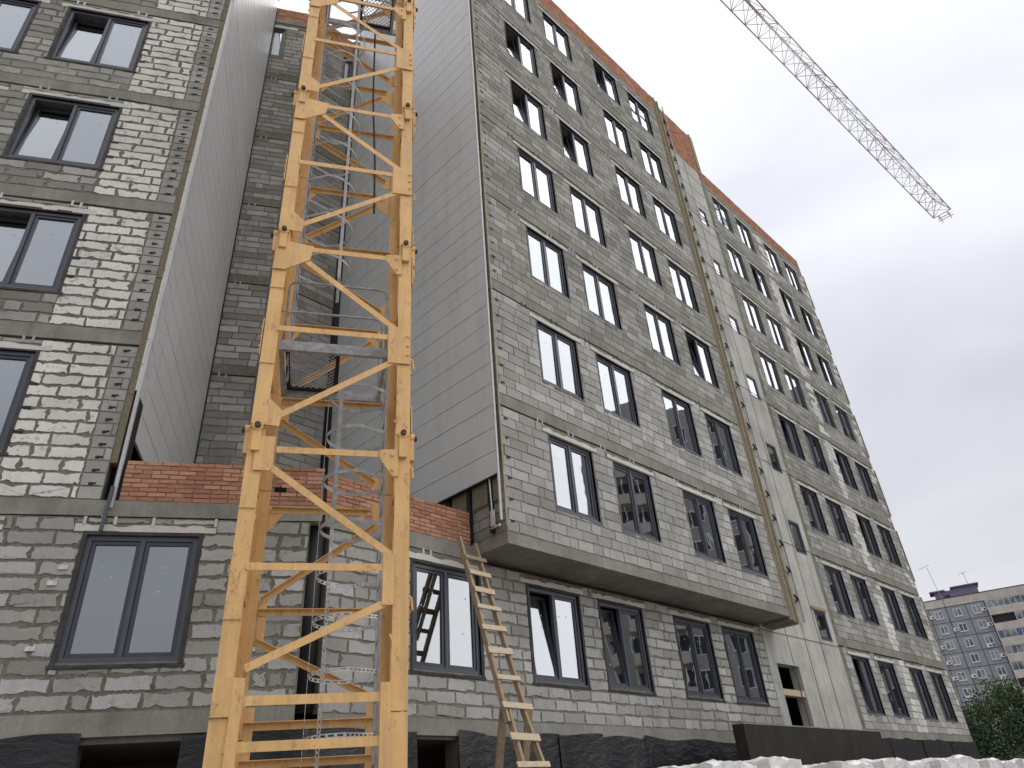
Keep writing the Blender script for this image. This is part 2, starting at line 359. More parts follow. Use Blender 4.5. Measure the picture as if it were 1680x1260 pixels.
def lay(store, fr, u0, u1, z0, z1, holes, step=.09, amp=.016, bite=.4, L=.6, H=.21, J=.014, white=None, tone=(.15, .95), proud=.010, far=False):
    nrow = max(1, round((z1-z0)/H)); h = (z1-z0)/nrow
    for r in range(nrow):
        a, b = z0+r*h+J/2, z0+(r+1)*h-J/2
        u = u0-(L*.5 if r % 2 else 0)-random.random()*.25
        rowt = random.uniform(-.12, .12)
        while u < u1:
            ln = L if random.random() < .84 else L*random.uniform(.35, .7)
            segs = [(max(u+J/2, u0+.005), min(u+ln-J/2, u1-.005))]
            zz = [(a, b)]
            for hh in holes:
                if hh[2] < b and hh[3] > a:
                    # clip in z if the hole only nicks the row, otherwise clip in u
                    ns = []
                    for s_ in segs:
                        if hh[0] < s_[1] and hh[1] > s_[0]:
                            if s_[0] < hh[0]-.01: ns.append((s_[0], hh[0]-.006))
                            if s_[1] > hh[1]+.01: ns.append((hh[1]+.006, s_[1]))
                            if hh[2] > a+.06: ns.append((max(s_[0], hh[0]), min(s_[1], hh[1]), a, hh[2]-.01))
                            elif hh[3] < b-.06: ns.append((max(s_[0], hh[0]), min(s_[1], hh[1]), hh[3]+.01, b))
                        else: ns.append(s_)
                    segs = ns
            for s_ in segs:
                p0, p1 = s_[0], s_[1]; za, zb = (s_[2], s_[3]) if len(s_) == 4 else (a, b)
                if p1-p0 < .05: continue
                w = 1.0 if white and white((p0+p1)/2, (za+zb)/2) else 0.0
                q = proj(fr.p((p0+p1)/2, 0, (za+zb)/2))
                inside = q and -60 < q[0] < 1740 and -60 < q[1] < 1320
                if not inside:
                    poly = [(p0, za), (p1, za), (p1, zb), (p0, zb)]; area = 0
                else:
                    c = [proj(fr.p(x, 0, z)) for x, z in ((p0, za), (p1, za), (p1, zb), (p0, zb))]
                    area = abs(sum(c[i][0]*c[(i+1) % 4][1]-c[(i+1) % 4][0]*c[i][1] for i in range(4)))/2
                    poly = jag(p0, p1, za, zb, step*(1 if area > 500 else 1.9), amp, bite)
                    if not (0 < q[0] < 1680 and 0 < q[1] < 1260): area = 0
                dz = (za-zb)*random.uniform(-.02, .02)
                vs, fs = face_piece(fr, poly, -.004, proud*random.uniform(.5, 1.3))
                t_ = min(1, max(0, random.uniform(*tone)+rowt)) if not w else random.uniform(0, 1)
                store.append((area, vs, fs, t_, w*random.uniform(.72, 1)))
            u += ln
def flush_blocks(store, parent, name, stuff_name, mat, limit=300, minarea=60):
    store.sort(key=lambda x: -x[0]); mb = MB()
    for i, (ar, vs, fs, t_, w) in enumerate(store):
        if i < limit and ar > minarea:
            m = MB(); m.add(vs, fs, tone=t_, white=w); m.build(name, mat, parent)
        else: mb.add(vs, fs, tone=t_, white=w)
    if mb.v: mb.build(stuff_name, mat, parent, stuff=True)

# ------------------------------------------------------------------ windows
WM = {}
def window_meshes(w, h, fw=.06, sf=.055, single=False):
    k = (w, h, fw, single)
    if k in WM: return WM[k]
    f = MB()   # local: x along, y inwards, z up from the bottom left corner
    def bx(m, x0, x1, y0, y1, z0, z1): m.box((x0, y0, z0), (x1-x0, 0, 0), (0, y1-y0, 0), (0, 0, z1-z0))
    bx(f, 0, w, 0, .08, 0, fw); bx(f, 0, w, 0, .08, h-fw, h); bx(f, 0, fw, 0, .08, fw, h-fw); bx(f, w-fw, w, 0, .08, fw, h-fw)
    if not single: bx(f, w/2-.03, w/2+.03, -.003, .08, fw, h-fw)
    fm = f.mesh('window', 'frame')
    sw = (w/2-.03-fw) if not single else w-2*fw; sh = h-2*fw; m = MB(); g = .006
    bx(m, g, sw-g, .02, .085, g, sf); bx(m, g, sw-g, .02, .085, sh-sf, sh-g); bx(m, g, sf, .02, .085, sf, sh-sf); bx(m, sw-sf, sw-g, .02, .085, sf, sh-sf)
    sm = m.mesh('sash', 'sash')
    m = MB(); bx(m, sf-.004, sw-sf+.004, .045, .056, sf-.004, sh-sf+.004); pm = m.mesh('pane', 'glass')
    WM[k] = (fm, sm, pm, sw); return WM[k]
stk = MB(); stk.add([(.016*math.cos(a), 0, .016*math.sin(a)) for a in [i*math.pi/4 for i in range(8)]], [tuple(range(8))]); STK = stk.mesh('sticker', 'trim')
def window(fr, u, z, w, h, parent, tilt=(0, 0), recess=-.045, single=False, stickers=0, tape=0, fw=.06, label=None):
    """z is the window's top; tilt opens the sashes inwards at the top (degrees)"""
    fm, sm, pm, sw = window_meshes(w, h, fw, single=single)
    mw = Matrix.Translation(-root_base(parent)) @ fr.mat(u, recess, z-h)
    o = link('window', fm, parent, mw, label)
    for k in range(1 if single else 2):
        x = fw if k == 0 else w/2+.03
        rot = Matrix.Translation((x, 0, fw)) @ Matrix.Rotation(-rad(tilt[k]), 4, 'X')
        jit = Matrix.Rotation(rad(random.uniform(-.35, .35)), 4, 'Z') @ Matrix.Rotation(rad(random.uniform(-.35, .35)), 4, 'X')
        link('sash', sm, o, rot); link('pane', pm, o, rot @ Matrix.Translation((sw/2, .05, h/2)) @ jit @ Matrix.Translation((-sw/2, -.05, -h/2)))
        for q in range(stickers):
            link('sticker', STK, o, rot @ Matrix.Translation((random.uniform(.14, sw-.14), .042, h*(.70 if q == 0 else random.uniform(.15, .7)))))
    if tape:
        t = MB(); a = .055 if tape == 1 else .03; d = .048 if tape == 1 else .055
        for (x0, x1, z0, z1) in ((-a, w+a, h, h+a), (-a, 0, -.03, h), (w, w+a, -.03, h), (-a*1.6, w+a*1.6, -.075, -.03)):
            n = 7; L = max(x1-x0, z1-z0); hor = (x1-x0) > (z1-z0)
            for i in range(n):   # slightly kinked strips
                f0, f1 = i/n, (i+1)/n; e_ = random.uniform(-.006, .006)
                if hor: t.box((x0+(x1-x0)*f0, -d+e_, z0), ((x1-x0)/n, 0, 0), (0, d+.03, 0), (0, 0, z1-z0+e_))
                else: t.box((x0, -d+e_, z0+(z1-z0)*f0), (x1-x0, 0, 0), (0, d+.03, 0), (0, 0, (z1-z0)/n))
        mm = t.mesh('sealing_tape', 'tape' if tape == 1 else 'grey_tape'); link('sealing_tape', mm, o)
    return o

H = 3.0
ZT, WH, WHG = 3.925, 1.651, 1.727
SB, ST = 4.18, 4.45           # underside and top of the first slab
BAYC = [10.194, 12.352, 15.168, 17.333]; WB = 1.379
GC = [7.294, 10.073, 12.237, 15.028, 17.195]; WG = 1.476
BC = [25.041, 27.183, 30.042, 32.23]
XB0, XB1 = 8.76, 19.36        # bay
XS1 = 24.25                   # end of the concrete strip
XE = 34.58

# ------------------------------------------------------------------ setting
g = MB(); g.add([(-1500, -1500, GZ), (1500, -1500, GZ), (1500, 1500, GZ), (-1500, 1500, GZ)], [(0, 1, 2, 3)])
setting(g.build('ground', 'ground'))

# ------------------------------------------------------------------ right-hand building
RB = thing('apartment_building', 'unfinished grey block building with projecting upper storeys and concrete stair strip on the right', 'building', (8.76, 9.5, GZ))
LB = thing('apartment_building', 'unfinished grey block building wing with a column of white blocks on the left', 'building', (2.7, 10.9, GZ))
rb_blocks, lb_blocks = [], []
def slab(fr, u0, u1, z0, z1, parent, depth=4.5, o=.006, name='floor_slab'):
    m = MB(); n = max(2, int((u1-u0)/.7))
    # uneven cast edge
    pr = [random.uniform(-.004, .006) for _ in range(n+1)]; zb = [random.uniform(-.012, .01) for _ in range(n+1)]
    us = [u0+(u1-u0)*i/n for i in range(n+1)]; vs = []
    for i, u in enumerate(us): vs += [fr.p(u, o+pr[i], z0+zb[i]), fr.p(u, o+pr[i], z1), fr.p(u, -depth, z1), fr.p(u, -depth, z0)]
    fs = []
    for i in range(n):
        for k in range(4): fs.append((4*i+k, 4*i+4+k, 4*i+4+(k+1) % 4, 4*i+(k+1) % 4)[::-1])
    fs += [(0, 1, 2, 3), (4*n+3, 4*n+2, 4*n+1, 4*n)]
    m.add(vs, fs); return m.build(name, 'concrete', parent)
PLATES = {}
def plate_mesh(kind):
    if kind not in PLATES:
        m = MB(); m.box((-.02, -.014, -.06), (.04, 0, 0), (0, .012, 0), (0, 0, .125)); m.box((-.02, -.012, .05), (.04, 0, 0), (0, .03, 0), (0, 0, .012)); PLATES[kind] = m.mesh('tie_plate', kind)
    return PLATES[kind]
def plates(fr, us, z, parent, kind='trim'):
    for u in us:
        for d in (-.075, .075):
            link('tie_plate', plate_mesh(kind), parent, Matrix.Translation(-root_base(parent)) @ fr.mat(u+d+random.uniform(-.02, .02), 0, z+random.uniform(-.02, .02)) @ Matrix.Rotation(rad(random.uniform(-4, 4)), 4, 'Y'))
def lintel(fr, u0, u1, z0, z1, parent):
    poly = [(u0, z0), (u1, z0)]; n = int((u1-u0)/.11)
    poly += [(u1-(u1-u0)*i/n, z1-random.random()**2*.05) for i in range(n+1)]
    vs, fs = face_piece(fr, poly, -.05, .016); m = MB(); m.add(vs, fs); m.build('lintel', 'lintel', parent)
def gap_holes(u0, u1, ks): return [(u0, u1, SB+3*k-.03, SB+3*k) for k in ks]

# --- ground storey wall, right frame (x 5.65 .. 19.3)
gw = [(c, c+WG, ZT-WHG, ZT) for c in GC]
mb = wall_mesh(FR0, 5.66, 19.30, 1.30, SB-.02, gw); mb.build('facade_wall', 'mortar', RB)
lint = [(c-.2, c+WG+.18, ZT+.05, ZT+.17) for c in GC]
lay(rb_blocks, FR0, 5.66, 19.26, 1.50, SB-.02, [(a-.05, b+.05, c-.07, d+.05) for a, b, c, d in gw]+lint, step=.045, amp=.018, bite=.6, tone=(.5, 1.0), L=.6, J=.026)
for c in GC: lintel(FR0, c-.2, c+WG+.18, ZT+.05, ZT+.165, RB)
f0tilt = [(0, 0), (6, 0), (5, 0), (0, 0), (0, 0)]
for c, t_ in zip(GC, f0tilt): window(FR0, c, ZT, WG, WHG, RB, t_, stickers=2, tape=1, recess=-.03, fw=.07)
slab(FR0, 5.56, 8.74, SB, ST, RB, 5.4)
slab(FR0, 8.76, 19.30, SB+.1, ST, RB, 5.0, o=-.05)
plates(FR0, [7.6], 4.13, RB)
m = MB(); FR0.box(m, 5.66, 24.3, -.3, .03, 1.25, 1.49); m.build('plinth_beam', 'concrete', RB)
m = MB(); FR0.box(m, 24.3, XE, -.3, .02, 1.50, 1.72); m.build('plinth_beam', 'concrete', RB)
# --- bay
bayw = [(c, c+WB, ZT+3*k-WH, ZT+3*k) for c in BAYC for k in range(1, 8)]
TOPZ = 25.18
mb = wall_mesh(FR1, XB0, XB1, 4.50, TOPZ, bayw+[(XB0, XB1, SB+3*k-.045, SB+3*k+.26) for k in range(1, 7)]); mb.build('facade_wall', 'mortar', RB)
tilts = {(0, 5): 6, (0, 6): 7, (1, 5): 7, (1, 6): 6, (2, 7): 6, (3, 3): 7}
for k in range(0, 7):
    z0 = 4.52 if k == 0 else SB+3*k+.27
    top = SB+3*(k+1)-.045
    hs = [(c-.035, c+WB+.035, ZT+3*(k+1)-WH-.03, ZT+3*(k+1)+.02) for c in BAYC]+[(c-.22, c+WB+.2, ZT+3*(k+1)+.03, ZT+3*(k+1)+.15) for c in BAYC]
    lay(rb_blocks, FR1, XB0+.02, XB1, z0, top, hs, step=.07, amp=.013, bite=.3, tone=(.12, .78) if k > 1 else (.45, .95), L=.47, H=.22)
    for i, c in enumerate(BAYC):
        lintel(FR1, c-.22+random.uniform(-.04, .04), c+WB+.2, ZT+3*(k+1)+.03, ZT+3*(k+1)+.145, RB)
        window(FR1, c, ZT+3*(k+1), WB, WH, RB, (tilts.get((i, k+1), 0), 0), stickers=1 if k < 3 else 0, tape=2)
    pl = []
    for c in BAYC: pl += [c-.3+random.uniform(-.1, .1), c+.75+random.uniform(-.15, .15)]
    plates(FR1, pl, SB+3*(k+1)-.03, RB, 'black' if k % 2 else 'steel')
    if k: slab(FR1, XB0+.01, XB1-.01, SB+3*k, SB+3*k+.26, RB, 5.5, o=.004)
m = MB(); m.box((XB0, Y1-.012, 4.28), (XB1-XB0, 0, 0), (0, 6.2, 0), (0, 0, .22)); m.build('overhang_slab', 'concrete', RB)
slab(FR1, XB0, XB1, TOPZ+.002, TOPZ+.26, RB, 6.2)
# wall clips at the left edge of the bay, one per second course
cm_ = MB(); cm_.box((-.05, -.02, -.012), (.10, 0, 0), (0, .03, 0), (0, 0, .024)); cm_.box((-.05, -.026, -.03), (.055, 0, 0), (0, .012, 0), (0, 0, .03)); CLIP = cm_.mesh('panel_anchor', 'black')
for k in range(1, 8):
    for j in range(6):
        link('panel_anchor', CLIP, RB, Matrix.Translation(-root_base(RB)) @ FR1.mat(XB0+.16, 0, SB+3*(k-1)+.55+j*.43) @ Matrix.Rotation(rad(random.uniform(-6, 6)), 4, 'Y'))
# --- bay side wall facing the court and its cladding
sw = MB(); wall_mesh(FSR, Y1+.3, 14.9, 4.5, 26.4, [], .3, sw); sw.build('side_wall', 'mortar', RB)
sideb = []
lay(sideb, FSR, Y1+.02, 12.2, 4.52, 5.9, [], tone=(.1, .5))
flush_blocks(sideb, RB, 'block', 'side_blocks', 'block', limit=22)
m = MB()
for y in (8.95, 9.55, 10.15, 10.9, 11.9, 12.9, 13.9): FSR.box(m, y, y+.07, .01, .085, 4.55, 27.0)
m.build('cladding_rail', 'black', RB)
m = MB()
for y in (8.73, 9.08, 9.68, 10.3): FSR.box(m, y, y+.42 if y > 8.8 else y+.2, .0, .05, 5.15, 5.62)
m.build('wool_board', 'wool', RB)
m = MB(); m.tube([FSR.p(8.93, .12, 5.62), FSR.p(8.90, .12, 4.85)], .014); FSR.box(m, 8.85, 8.95, .10, .13, 4.62, 4.95); FSR.box(m, 8.72, 8.95, .10, .13, 4.60, 4.64)
m.build('loose_bracket', 'galv', RB)
def panels(fr, u0, u1, z0, z1, step, parent, o0, o1):
    z = z0
    while z < z1-.05:
        m = MB(); b = min(z+step-.014, z1)
        # a slightly dished sheet with returned edges
        e_ = random.uniform(-.002, .002)
        m.box(fr.p(u0, o0, z), fr.u*(u1-u0), fr.n*(o1+e_-o0), (0, 0, b-z)); m.build('cladding_panel', 'panel', parent); z += step
panels(FSR, Y1+.03, 14.85, 5.62, 27.1, .502, RB, .085, .125)
m = MB(); FSR.box(m, Y1+.0, Y1+.028, .09, .135, 4.7, 27.12); m.build('corner_trim', 'trim', RB)
m = MB(); FSR.box(m, Y1+.02, 14.85, .08, .15, 5.585, 5.616); m.build('base_trim', 'black', RB)
m = MB(); FSR.box(m, Y1, 14.9, -.3, .15, 27.1, 27.16); m.build('top_flashing', 'trim', RB)
m = MB()
for y in np.arange(8.71, 14.8, 10): FR1.box(m, XB0-.005, XB0+.03, -.01, .012, 4.6, 25)
m.build('edge_batten', 'wool_light', RB)
# --- mineral wool edge on the far side of the bay
for i, (a, b, o_) in enumerate(((19.37, 19.56, .0), (19.565, 19.60, .03), (19.605, 19.83, -.02), (19.835, 19.88, .035), (19.885, 19.99, -.03))):
    m = MB(); z = 4.2-.012*i
    while z < 26.4:
        h_ = 1.2 if i in (0, 2) else 2.4
        FR1.box(m, a, b, -.84, o_+random.uniform(-.006, .01), z, min(z+h_-.008, 26.5)); z += h_
    m.build('insulation_layer', 'wool' if i in (0, 2) else 'wool_light', RB)
# --- concrete stair strip
SW = [(23.10, 23.80, 21.95, 22.98), (23.05, 23.72, 18.98, 19.90), (23.05, 23.80, 16.05, 16.95), (23.07, 23.88, 13.03, 14.08), (23.12, 23.88, 10.02, 11.13), (23.12, 23.93, 7.03, 8.17), (23.13, 23.95, 4.22, 5.14)]
door = (19.72, 21.02, 1.66, 3.27)
mb = wall_mesh(FR0, 19.30, XS1, 1.30, 25.9, SW+[door]); mb.build('stair_wall', 'board', RB)
m = MB()
for a, b, c, d in [(19.31, XS1, 4.10, 4.115)]+[(19.95, XS1, 7.2+3*k, 7.212+3*k) for k in range(6)]: FR0.box(m, a, b, -.01, .012, c, d)
for z in range(11):
    zz = 16.5+z*.85; FR0.box(m, 20.2, 24.2, -.01, .008, zz, zz+.01)
for u in (20.75, 21.9, 22.95): FR0.box(m, u, u+.012, -.01, .011, 1.6, 8.5 if u < 22 else 25.8)
m.build('shutter_joint', 'dark_conc', RB)
for a, b, c, d in SW: window(FR0, a, d, b-a, d-c, RB, single=True, recess=.0)
m = MB(); FR0.box(m, 23.0, 24.0, -.1, .05, 5.15, 5.24); m.build('window_board', 'wood', RB)
m = MB(); FR0.box(m, 19.725, 21.015, -.22, -.02, 2.46, 2.62); m.build('door_plank', 'wood_rung', RB)
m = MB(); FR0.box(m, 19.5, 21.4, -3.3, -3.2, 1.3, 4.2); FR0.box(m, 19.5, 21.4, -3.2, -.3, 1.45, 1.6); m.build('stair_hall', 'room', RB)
# rail with brackets
m = MB(); FR0.box(m, 22.08, 22.12, .05, .09, 4.6, 28.9); m.build('facade_rail', 'steel', RB)
bk = MB(); bk.bar((0, 0, 0), (-.26, 0, -.10), .03, .05, (0, 1, 0)); bk.bar((0, 0, -.02), (-.20, 0, .13), .03, .05, (0, 1, 0)); bk.bar((0, 0, 0), (-.12, 0, .03), .05, .05, (0, 1, 0)); BK = bk.mesh('rail_bracket', 'black')
for i in range(27):
    z = 5.3+i*.86
    link('rail_bracket', BK, RB, Matrix.Translation(-root_base(RB)) @ FR0.mat(22.08, .07, z) @ Matrix.Rotation(rad(random.uniform(-8, 8)), 4, 'Y'))
# --- section B, far end
mb = MB(); bw = [(c, c+WB, ZT+3*k-(WHG if k == 0 else WH), ZT+3*k) for c in BC for k in range(8)]
wall_mesh(FR0, XS1+.002, XE, 1.72, TOPZ, bw+[(XS1, XE, SB+3*k-.045, SB+3*k+.26) for k in range(7)], mb=mb); mb.build('facade_wall', 'mortar', RB)
bt = {(0, 0): 7, (0, 3): 7, (2, 3): 7, (2, 2): 7, (1, 6): 7, (2, 6): 7, (2, 5): 7, (3, 5): 7, (2, 4): 0, (3, 6): 8}
whB = lambda u, z: (29.15 < u < 29.98 and random.random() < .85) or (33.9 < u and random.random() < .3)
for k in range(8):
    z0 = 1.74 if k == 0 else SB+3*(k-1)+.27
    hh = WHG if k == 0 else WH
    hs = [(c-.03, c+WB+.03, ZT+3*k-hh-.03, ZT+3*k+.02) for c in BC]+[(c-.2, c+WB+.2, ZT+3*k+.03, ZT+3*k+.15) for c in BC]
    lay(rb_blocks, FR0, XS1+.25, XE, z0, SB+3*k-.045, hs, step=.14, amp=.017, bite=.3, tone=(.35, .95) if k < 3 else (.2, .8), white=whB, L=.5)
    for i, c in enumerate(BC):
        lintel(FR0, c-.2, c+WB+.2, ZT+3*k+.03, ZT+3*k+.145, RB)
        window(FR0, c, ZT+3*k, WB, hh, RB, (bt.get((i, k), 0), 0), stickers=0, tape=2 if k < 4 else 0)
    plates(FR0, [c-.25 for c in BC], SB+3*k-.03, RB, 'black' if k % 2 else 'steel')
    slab(FR0, XS1+.01, XE-.01, SB+3*k, SB+3*k+.26, RB, 5, o=.004)
# end insulation boards
for k in range(8):
    m = MB(); FR0.box(m, XE+.02, XE+.13+.02*(k % 2), -.9, .02, SB+3*(k-1)+(.65 if k else 1.9), SB+3*k-.05); m.build('insulation_layer', 'wool', RB)
m = MB(); m.box((XE-.3, Y0+.3, 1.3), (.3, 0, 0), (0, 8, 0), (0, 0, 24.1)); m.build('end_wall', 'mortar', RB)
# interiors
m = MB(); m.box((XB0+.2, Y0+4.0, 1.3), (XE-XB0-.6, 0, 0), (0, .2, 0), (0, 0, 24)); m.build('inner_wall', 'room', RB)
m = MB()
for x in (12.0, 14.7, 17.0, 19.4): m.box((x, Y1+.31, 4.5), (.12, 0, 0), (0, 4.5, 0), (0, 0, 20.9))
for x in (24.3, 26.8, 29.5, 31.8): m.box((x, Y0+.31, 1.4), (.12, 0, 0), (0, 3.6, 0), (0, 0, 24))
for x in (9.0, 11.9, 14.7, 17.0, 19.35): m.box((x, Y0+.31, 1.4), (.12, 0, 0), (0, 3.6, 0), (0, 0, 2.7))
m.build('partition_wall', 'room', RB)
m = MB(); FR0.box(m, 5.66, XE-.3, -4, -.31, 1.2, 1.4); m.build('floor_slab', 'dark_conc', RB)
m = MB(); FR0.box(m, 19.0, XE-.3, -8, -.3, 25.6, 25.9); m.build('roof_slab', 'concrete', RB)
# brick parapets (real bricks, in bond)
def bricks(fr, u0, u1, z0, rows, store, L=.25, h=.0725, J=.016, missing=None, tt=.12, back=True, parent=None):
    for r in range(rows):
        u = u0-(L/2 if r % 2 else 0)
        short = random.random() < .35
        while u < u1:
            ln = L/2 if (short and random.random() < .6) else L
            a, b = max(u0, u), min(u1, u+ln-J)
            if b-a > .03 and not (missing and missing((a+b)/2, z0+r*h+h/2)):
                e_ = random.uniform(-.003, .008); dz = random.uniform(-.003, .003)
                za, zb = z0+r*h+J/2+dz, z0+(r+1)*h-J/2+dz
                poly = [(a+random.uniform(0, .004), za), (b-random.uniform(0, .006), za+random.uniform(-.002, .002)), (b-random.uniform(0, .004), zb), ((a+b)/2, zb+random.uniform(-.003, .002)), (a, zb)]
                vs, fs = face_piece(fr, poly, -.02, .006+e_)
                c = [proj(fr.p(x, 0, z)) for x, z in ((a, za), (b, za), (b, zb), (a, zb))]
                ar = 0
                if all(c) and 0 < c[0][0] < 1680 and 0 < c[0][1] < 1260: ar = abs(sum(c[i][0]*c[(i+1) % 4][1]-c[(i+1) % 4][0]*c[i][1] for i in range(4)))/2
                store.append((ar, vs, fs, random.random(), 0))
            u += ln
    if back:
        m = MB(); FRB = fr; fr.box(m, u0+.004, u1-.004, -tt, .0, z0+.001, z0+rows*h-.006); m.build('parapet_core', 'brick_mortar', parent)
rbk = []
bricks(FR0, 5.56, 8.62, ST+.002, 9, rbk, parent=RB, tt=.25)
flush_blocks(rbk, RB, 'brick', 'brick_courses', 'brick', 300, 20)
rbk = []
bricks(FR1, XB0+.02, XB1+.1, TOPZ+.27, 14, rbk, parent=RB, tt=.25)
bricks(FR0, XS1+.1, XE-.02, TOPZ+.27, 11, rbk, parent=RB, tt=.25)
bricks(FR0, 20.0, XS1+.09, 25.92, 38, rbk, parent=RB, tt=.25)
flush_blocks(rbk, RB, 'brick', 'brick_courses', 'brick', 0)
m = MB(); FR0.box(m, XS1+.11, XS1+.2, -1.2, .05, 26.3, 28.8); m.build('insulation_layer', 'wool_light', RB)
m = MB(); FR0.box(m, XS1+.205, XS1+.5, -1.2, -.02, 26.3, 28.85); m.build('insulation_layer', 'wool', RB)
# --- court back wall, right part
mb = wall_mesh(FBR, 6.9, 8.46, 4.45, 25.4, [(8.08, 8.45, 23.5, 24.95)]+[(6.9, 8.46, SB+3*k-.045, SB+3*k) for k in range(1, 8)]); mb.build('court_wall', 'mortar', RB)
for k in range(1, 8):
    lay(rb_blocks, FBR, 6.92, 8.44, SB+3*(k-1)+.27, SB+3*k-.045, [(8.05, 8.5, 23.4, 25)], step=.12, tone=(.05, .55))
window(FBR, 8.08, 24.95, .37, 1.45, RB, single=True)
m = MB(); m.tube([(8.62, 14.98, 4.4), (8.62, 14.98, 26.3)], .17, 12); m.build('joint_tube', 'black', RB, smooth=True)  # black round tube standing in the court joint
m = MB(); m.box((8.46, 15.0, 4.4), (.3, 0, 0), (0, .3, 0), (0, 0, 22)); m.build('joint_black_fill', 'void_shade', RB)  # black box behind the joint, shade put into its colour
rbk = []; bricks(FBR, 6.9, 8.46, 25.42, 10, rbk, parent=RB, tt=.25); flush_blocks(rbk, RB, 'brick', 'brick_courses', 'brick', 0)
# --- roof of the low link, right part, and movement joint
m = MB(); m.add([(5.5, 9.9, 4.44), (8.7, 9.9, 4.44), (8.7, 14.8, 4.44), (6.9, 14.8, 4.44)], [(0, 1, 2, 3)]); m.build('court_roof', 'dark_conc', RB)
m = MB(); m.tube([(5.50, 9.72, 1.5), (5.50, 9.72, 4.18)], .17, 16); m.build('joint_tube', 'black', RB, smooth=True)  # black round tube standing in the ground-storey joint
m = MB(); m.box((5.2, 9.95, 1.2), (.6, 0, 0), (0, .2, 0), (0, 0, 3)); m.build('joint_black_fill', 'void_shade', RB)  # black back of the gap, its shade put into the colour
flush_blocks(rb_blocks, RB, 'block', 'block_courses', 'block', 270)

# ------------------------------------------------------------------ left-hand building
UC, WLW, ZL, HL = [-8.388, -6.184], 1.572, 3.895, 1.75
lw = [(-3.228, -3.228+WG, ZL-WHG, ZL), (-6.0, -4.52, ZL-WHG, ZL)]
LS0 = -13.0
mb = wall_mesh(FL, LS0, -.2, 1.30, SB-.02, lw); mb.build('facade_wall', 'mortar', LB)
hs = [(a-.05, b+.05, c-.07, d+.05) for a, b, c, d in lw]+[(a-.18, b+.22, ZL+.05, ZL+.17) for a, b, c, d in lw]
lay(lb_blocks, FL, LS0, -.21, 1.58, SB-.02, hs, step=.032, amp=.020, bite=.75, tone=(.35, 1), proud=.010, J=.034)
for a, b, c, d in lw:
    lintel(FL, a-.18, b+.22, ZL+.05, ZL+.165, LB); window(FL, a, d, WG, WHG, LB, stickers=2, tape=1, recess=-.03, fw=.07)
plates(FL, [-3.0], 4.12, LB)
for u in (-3.3, -2.4, -1.55, -.75): link('tie_plate', plate_mesh('trim'), LB, Matrix.Translation(-root_base(LB)) @ FL.mat(u, .01, 4.10))
for u, z in ((-3.42, 3.42), (-3.5, 3.2), (-3.55, 2.35), (-1.05, 3.3), (-1.0, 2.75), (-.85, 2.3)):
    m = MB(); m.box((-.06, -.03, -.03), (.12, 0, 0), (0, .04, 0), (0, 0, .06)); link('wall_tie', m.mesh('wall_tie', 'galv'), LB, Matrix.Translation(-root_base(LB)) @ FL.mat(u, 0, z))
m = MB(); FL.box(m, LS0, -.2, -.3, .03, 1.28, 1.56); m.build('plinth_beam', 'concrete', LB)
slab(FL, LS0, -.03, SB, ST-.03, LB, 5)
LE = -3.17
upw = [(c, c+WLW, ZL+3*k-HL, ZL+3*k) for c in UC+[-10.6] for k in range(1, 8)]
mb = wall_mesh(FL, LS0, LE, ST-.03, TOPZ, upw+[(LS0, LE, SB+3*k-.045, SB+3*k+.26) for k in range(1, 7)]); mb.build('facade_wall', 'mortar', LB)
whL = lambda u, z: -4.56 < u < -3.50
for k in range(7):
    z0 = ST-.02 if k == 0 else SB+3*k+.27; zt = ZL+3*(k+1)
    hs = [(c-.04, c+WLW+.04, zt-HL-.05, zt+.03) for c in UC+[-10.6]]+[(c-.2, c+WLW+.2, zt+.03, zt+.15) for c in UC+[-10.6]]
    lay(lb_blocks, FL, LS0, -4.58, z0, SB+3*(k+1)-.045, hs, step=.04, amp=.020, bite=.65, tone=(.1, .8), proud=.010, J=.028)
    lay(lb_blocks, FL, -4.58, -3.50, z0, SB+3*(k+1)-.045, [], step=.035, amp=.022, bite=.75, white=whL, J=.030, L=.55, proud=.012)
    lay(lb_blocks, FL, -3.49, LE-.005, z0, SB+3*(k+1)-.045, [], step=.07, amp=.012, bite=.3, tone=(.45, .8), L=.9)
    for c in UC+[-10.6]:
        lintel(FL, c-.2, c+WLW+.2, zt+.03, zt+.15, LB)
        window(FL, c, zt, WLW, HL, LB, (5.5 if k+1 in (2, 3, 4, 6) else 0, 0), stickers=1, fw=.07, recess=-.03, tape=1 if k < 4 else 0)
        plates(FL, [c+.15, c+1.4], SB+3*(k+1)-.04, LB, 'trim' if k % 2 else 'steel')
    for j in range(3): link('wall_tie', plate_mesh('black'), LB, Matrix.Translation(-root_base(LB)) @ FL.mat(-4.50, .004, zt-.6-j*.42) @ Matrix.Rotation(rad(90), 4, 'Y'))
    if k: slab(FL, LS0, LE, SB+3*k, SB+3*k+.26, LB, 5, o=.004)
    for j in range(12 if k < 6 else 6):
        link('panel_anchor', CLIP, LB, Matrix.Translation(-root_base(LB)) @ FL.mat(-3.33, 0, SB+3*k+.5+j*.215) @ Matrix.Rotation(rad(random.uniform(-5, 5)), 4, 'Y'))
slab(FL, LS0, LE, TOPZ+.002, TOPZ+.26, LB, 5)
m = MB(); FL.box(m, LS0, LE-.01, -.25, 0, TOPZ+.27, 26.3); m.build('parapet_core', 'brick_mortar', LB)
rbk = []; bricks(FL, -9, LE, TOPZ+.27, 11, rbk, back=False); flush_blocks(rbk, LB, 'brick', 'brick_courses', 'brick', 0)
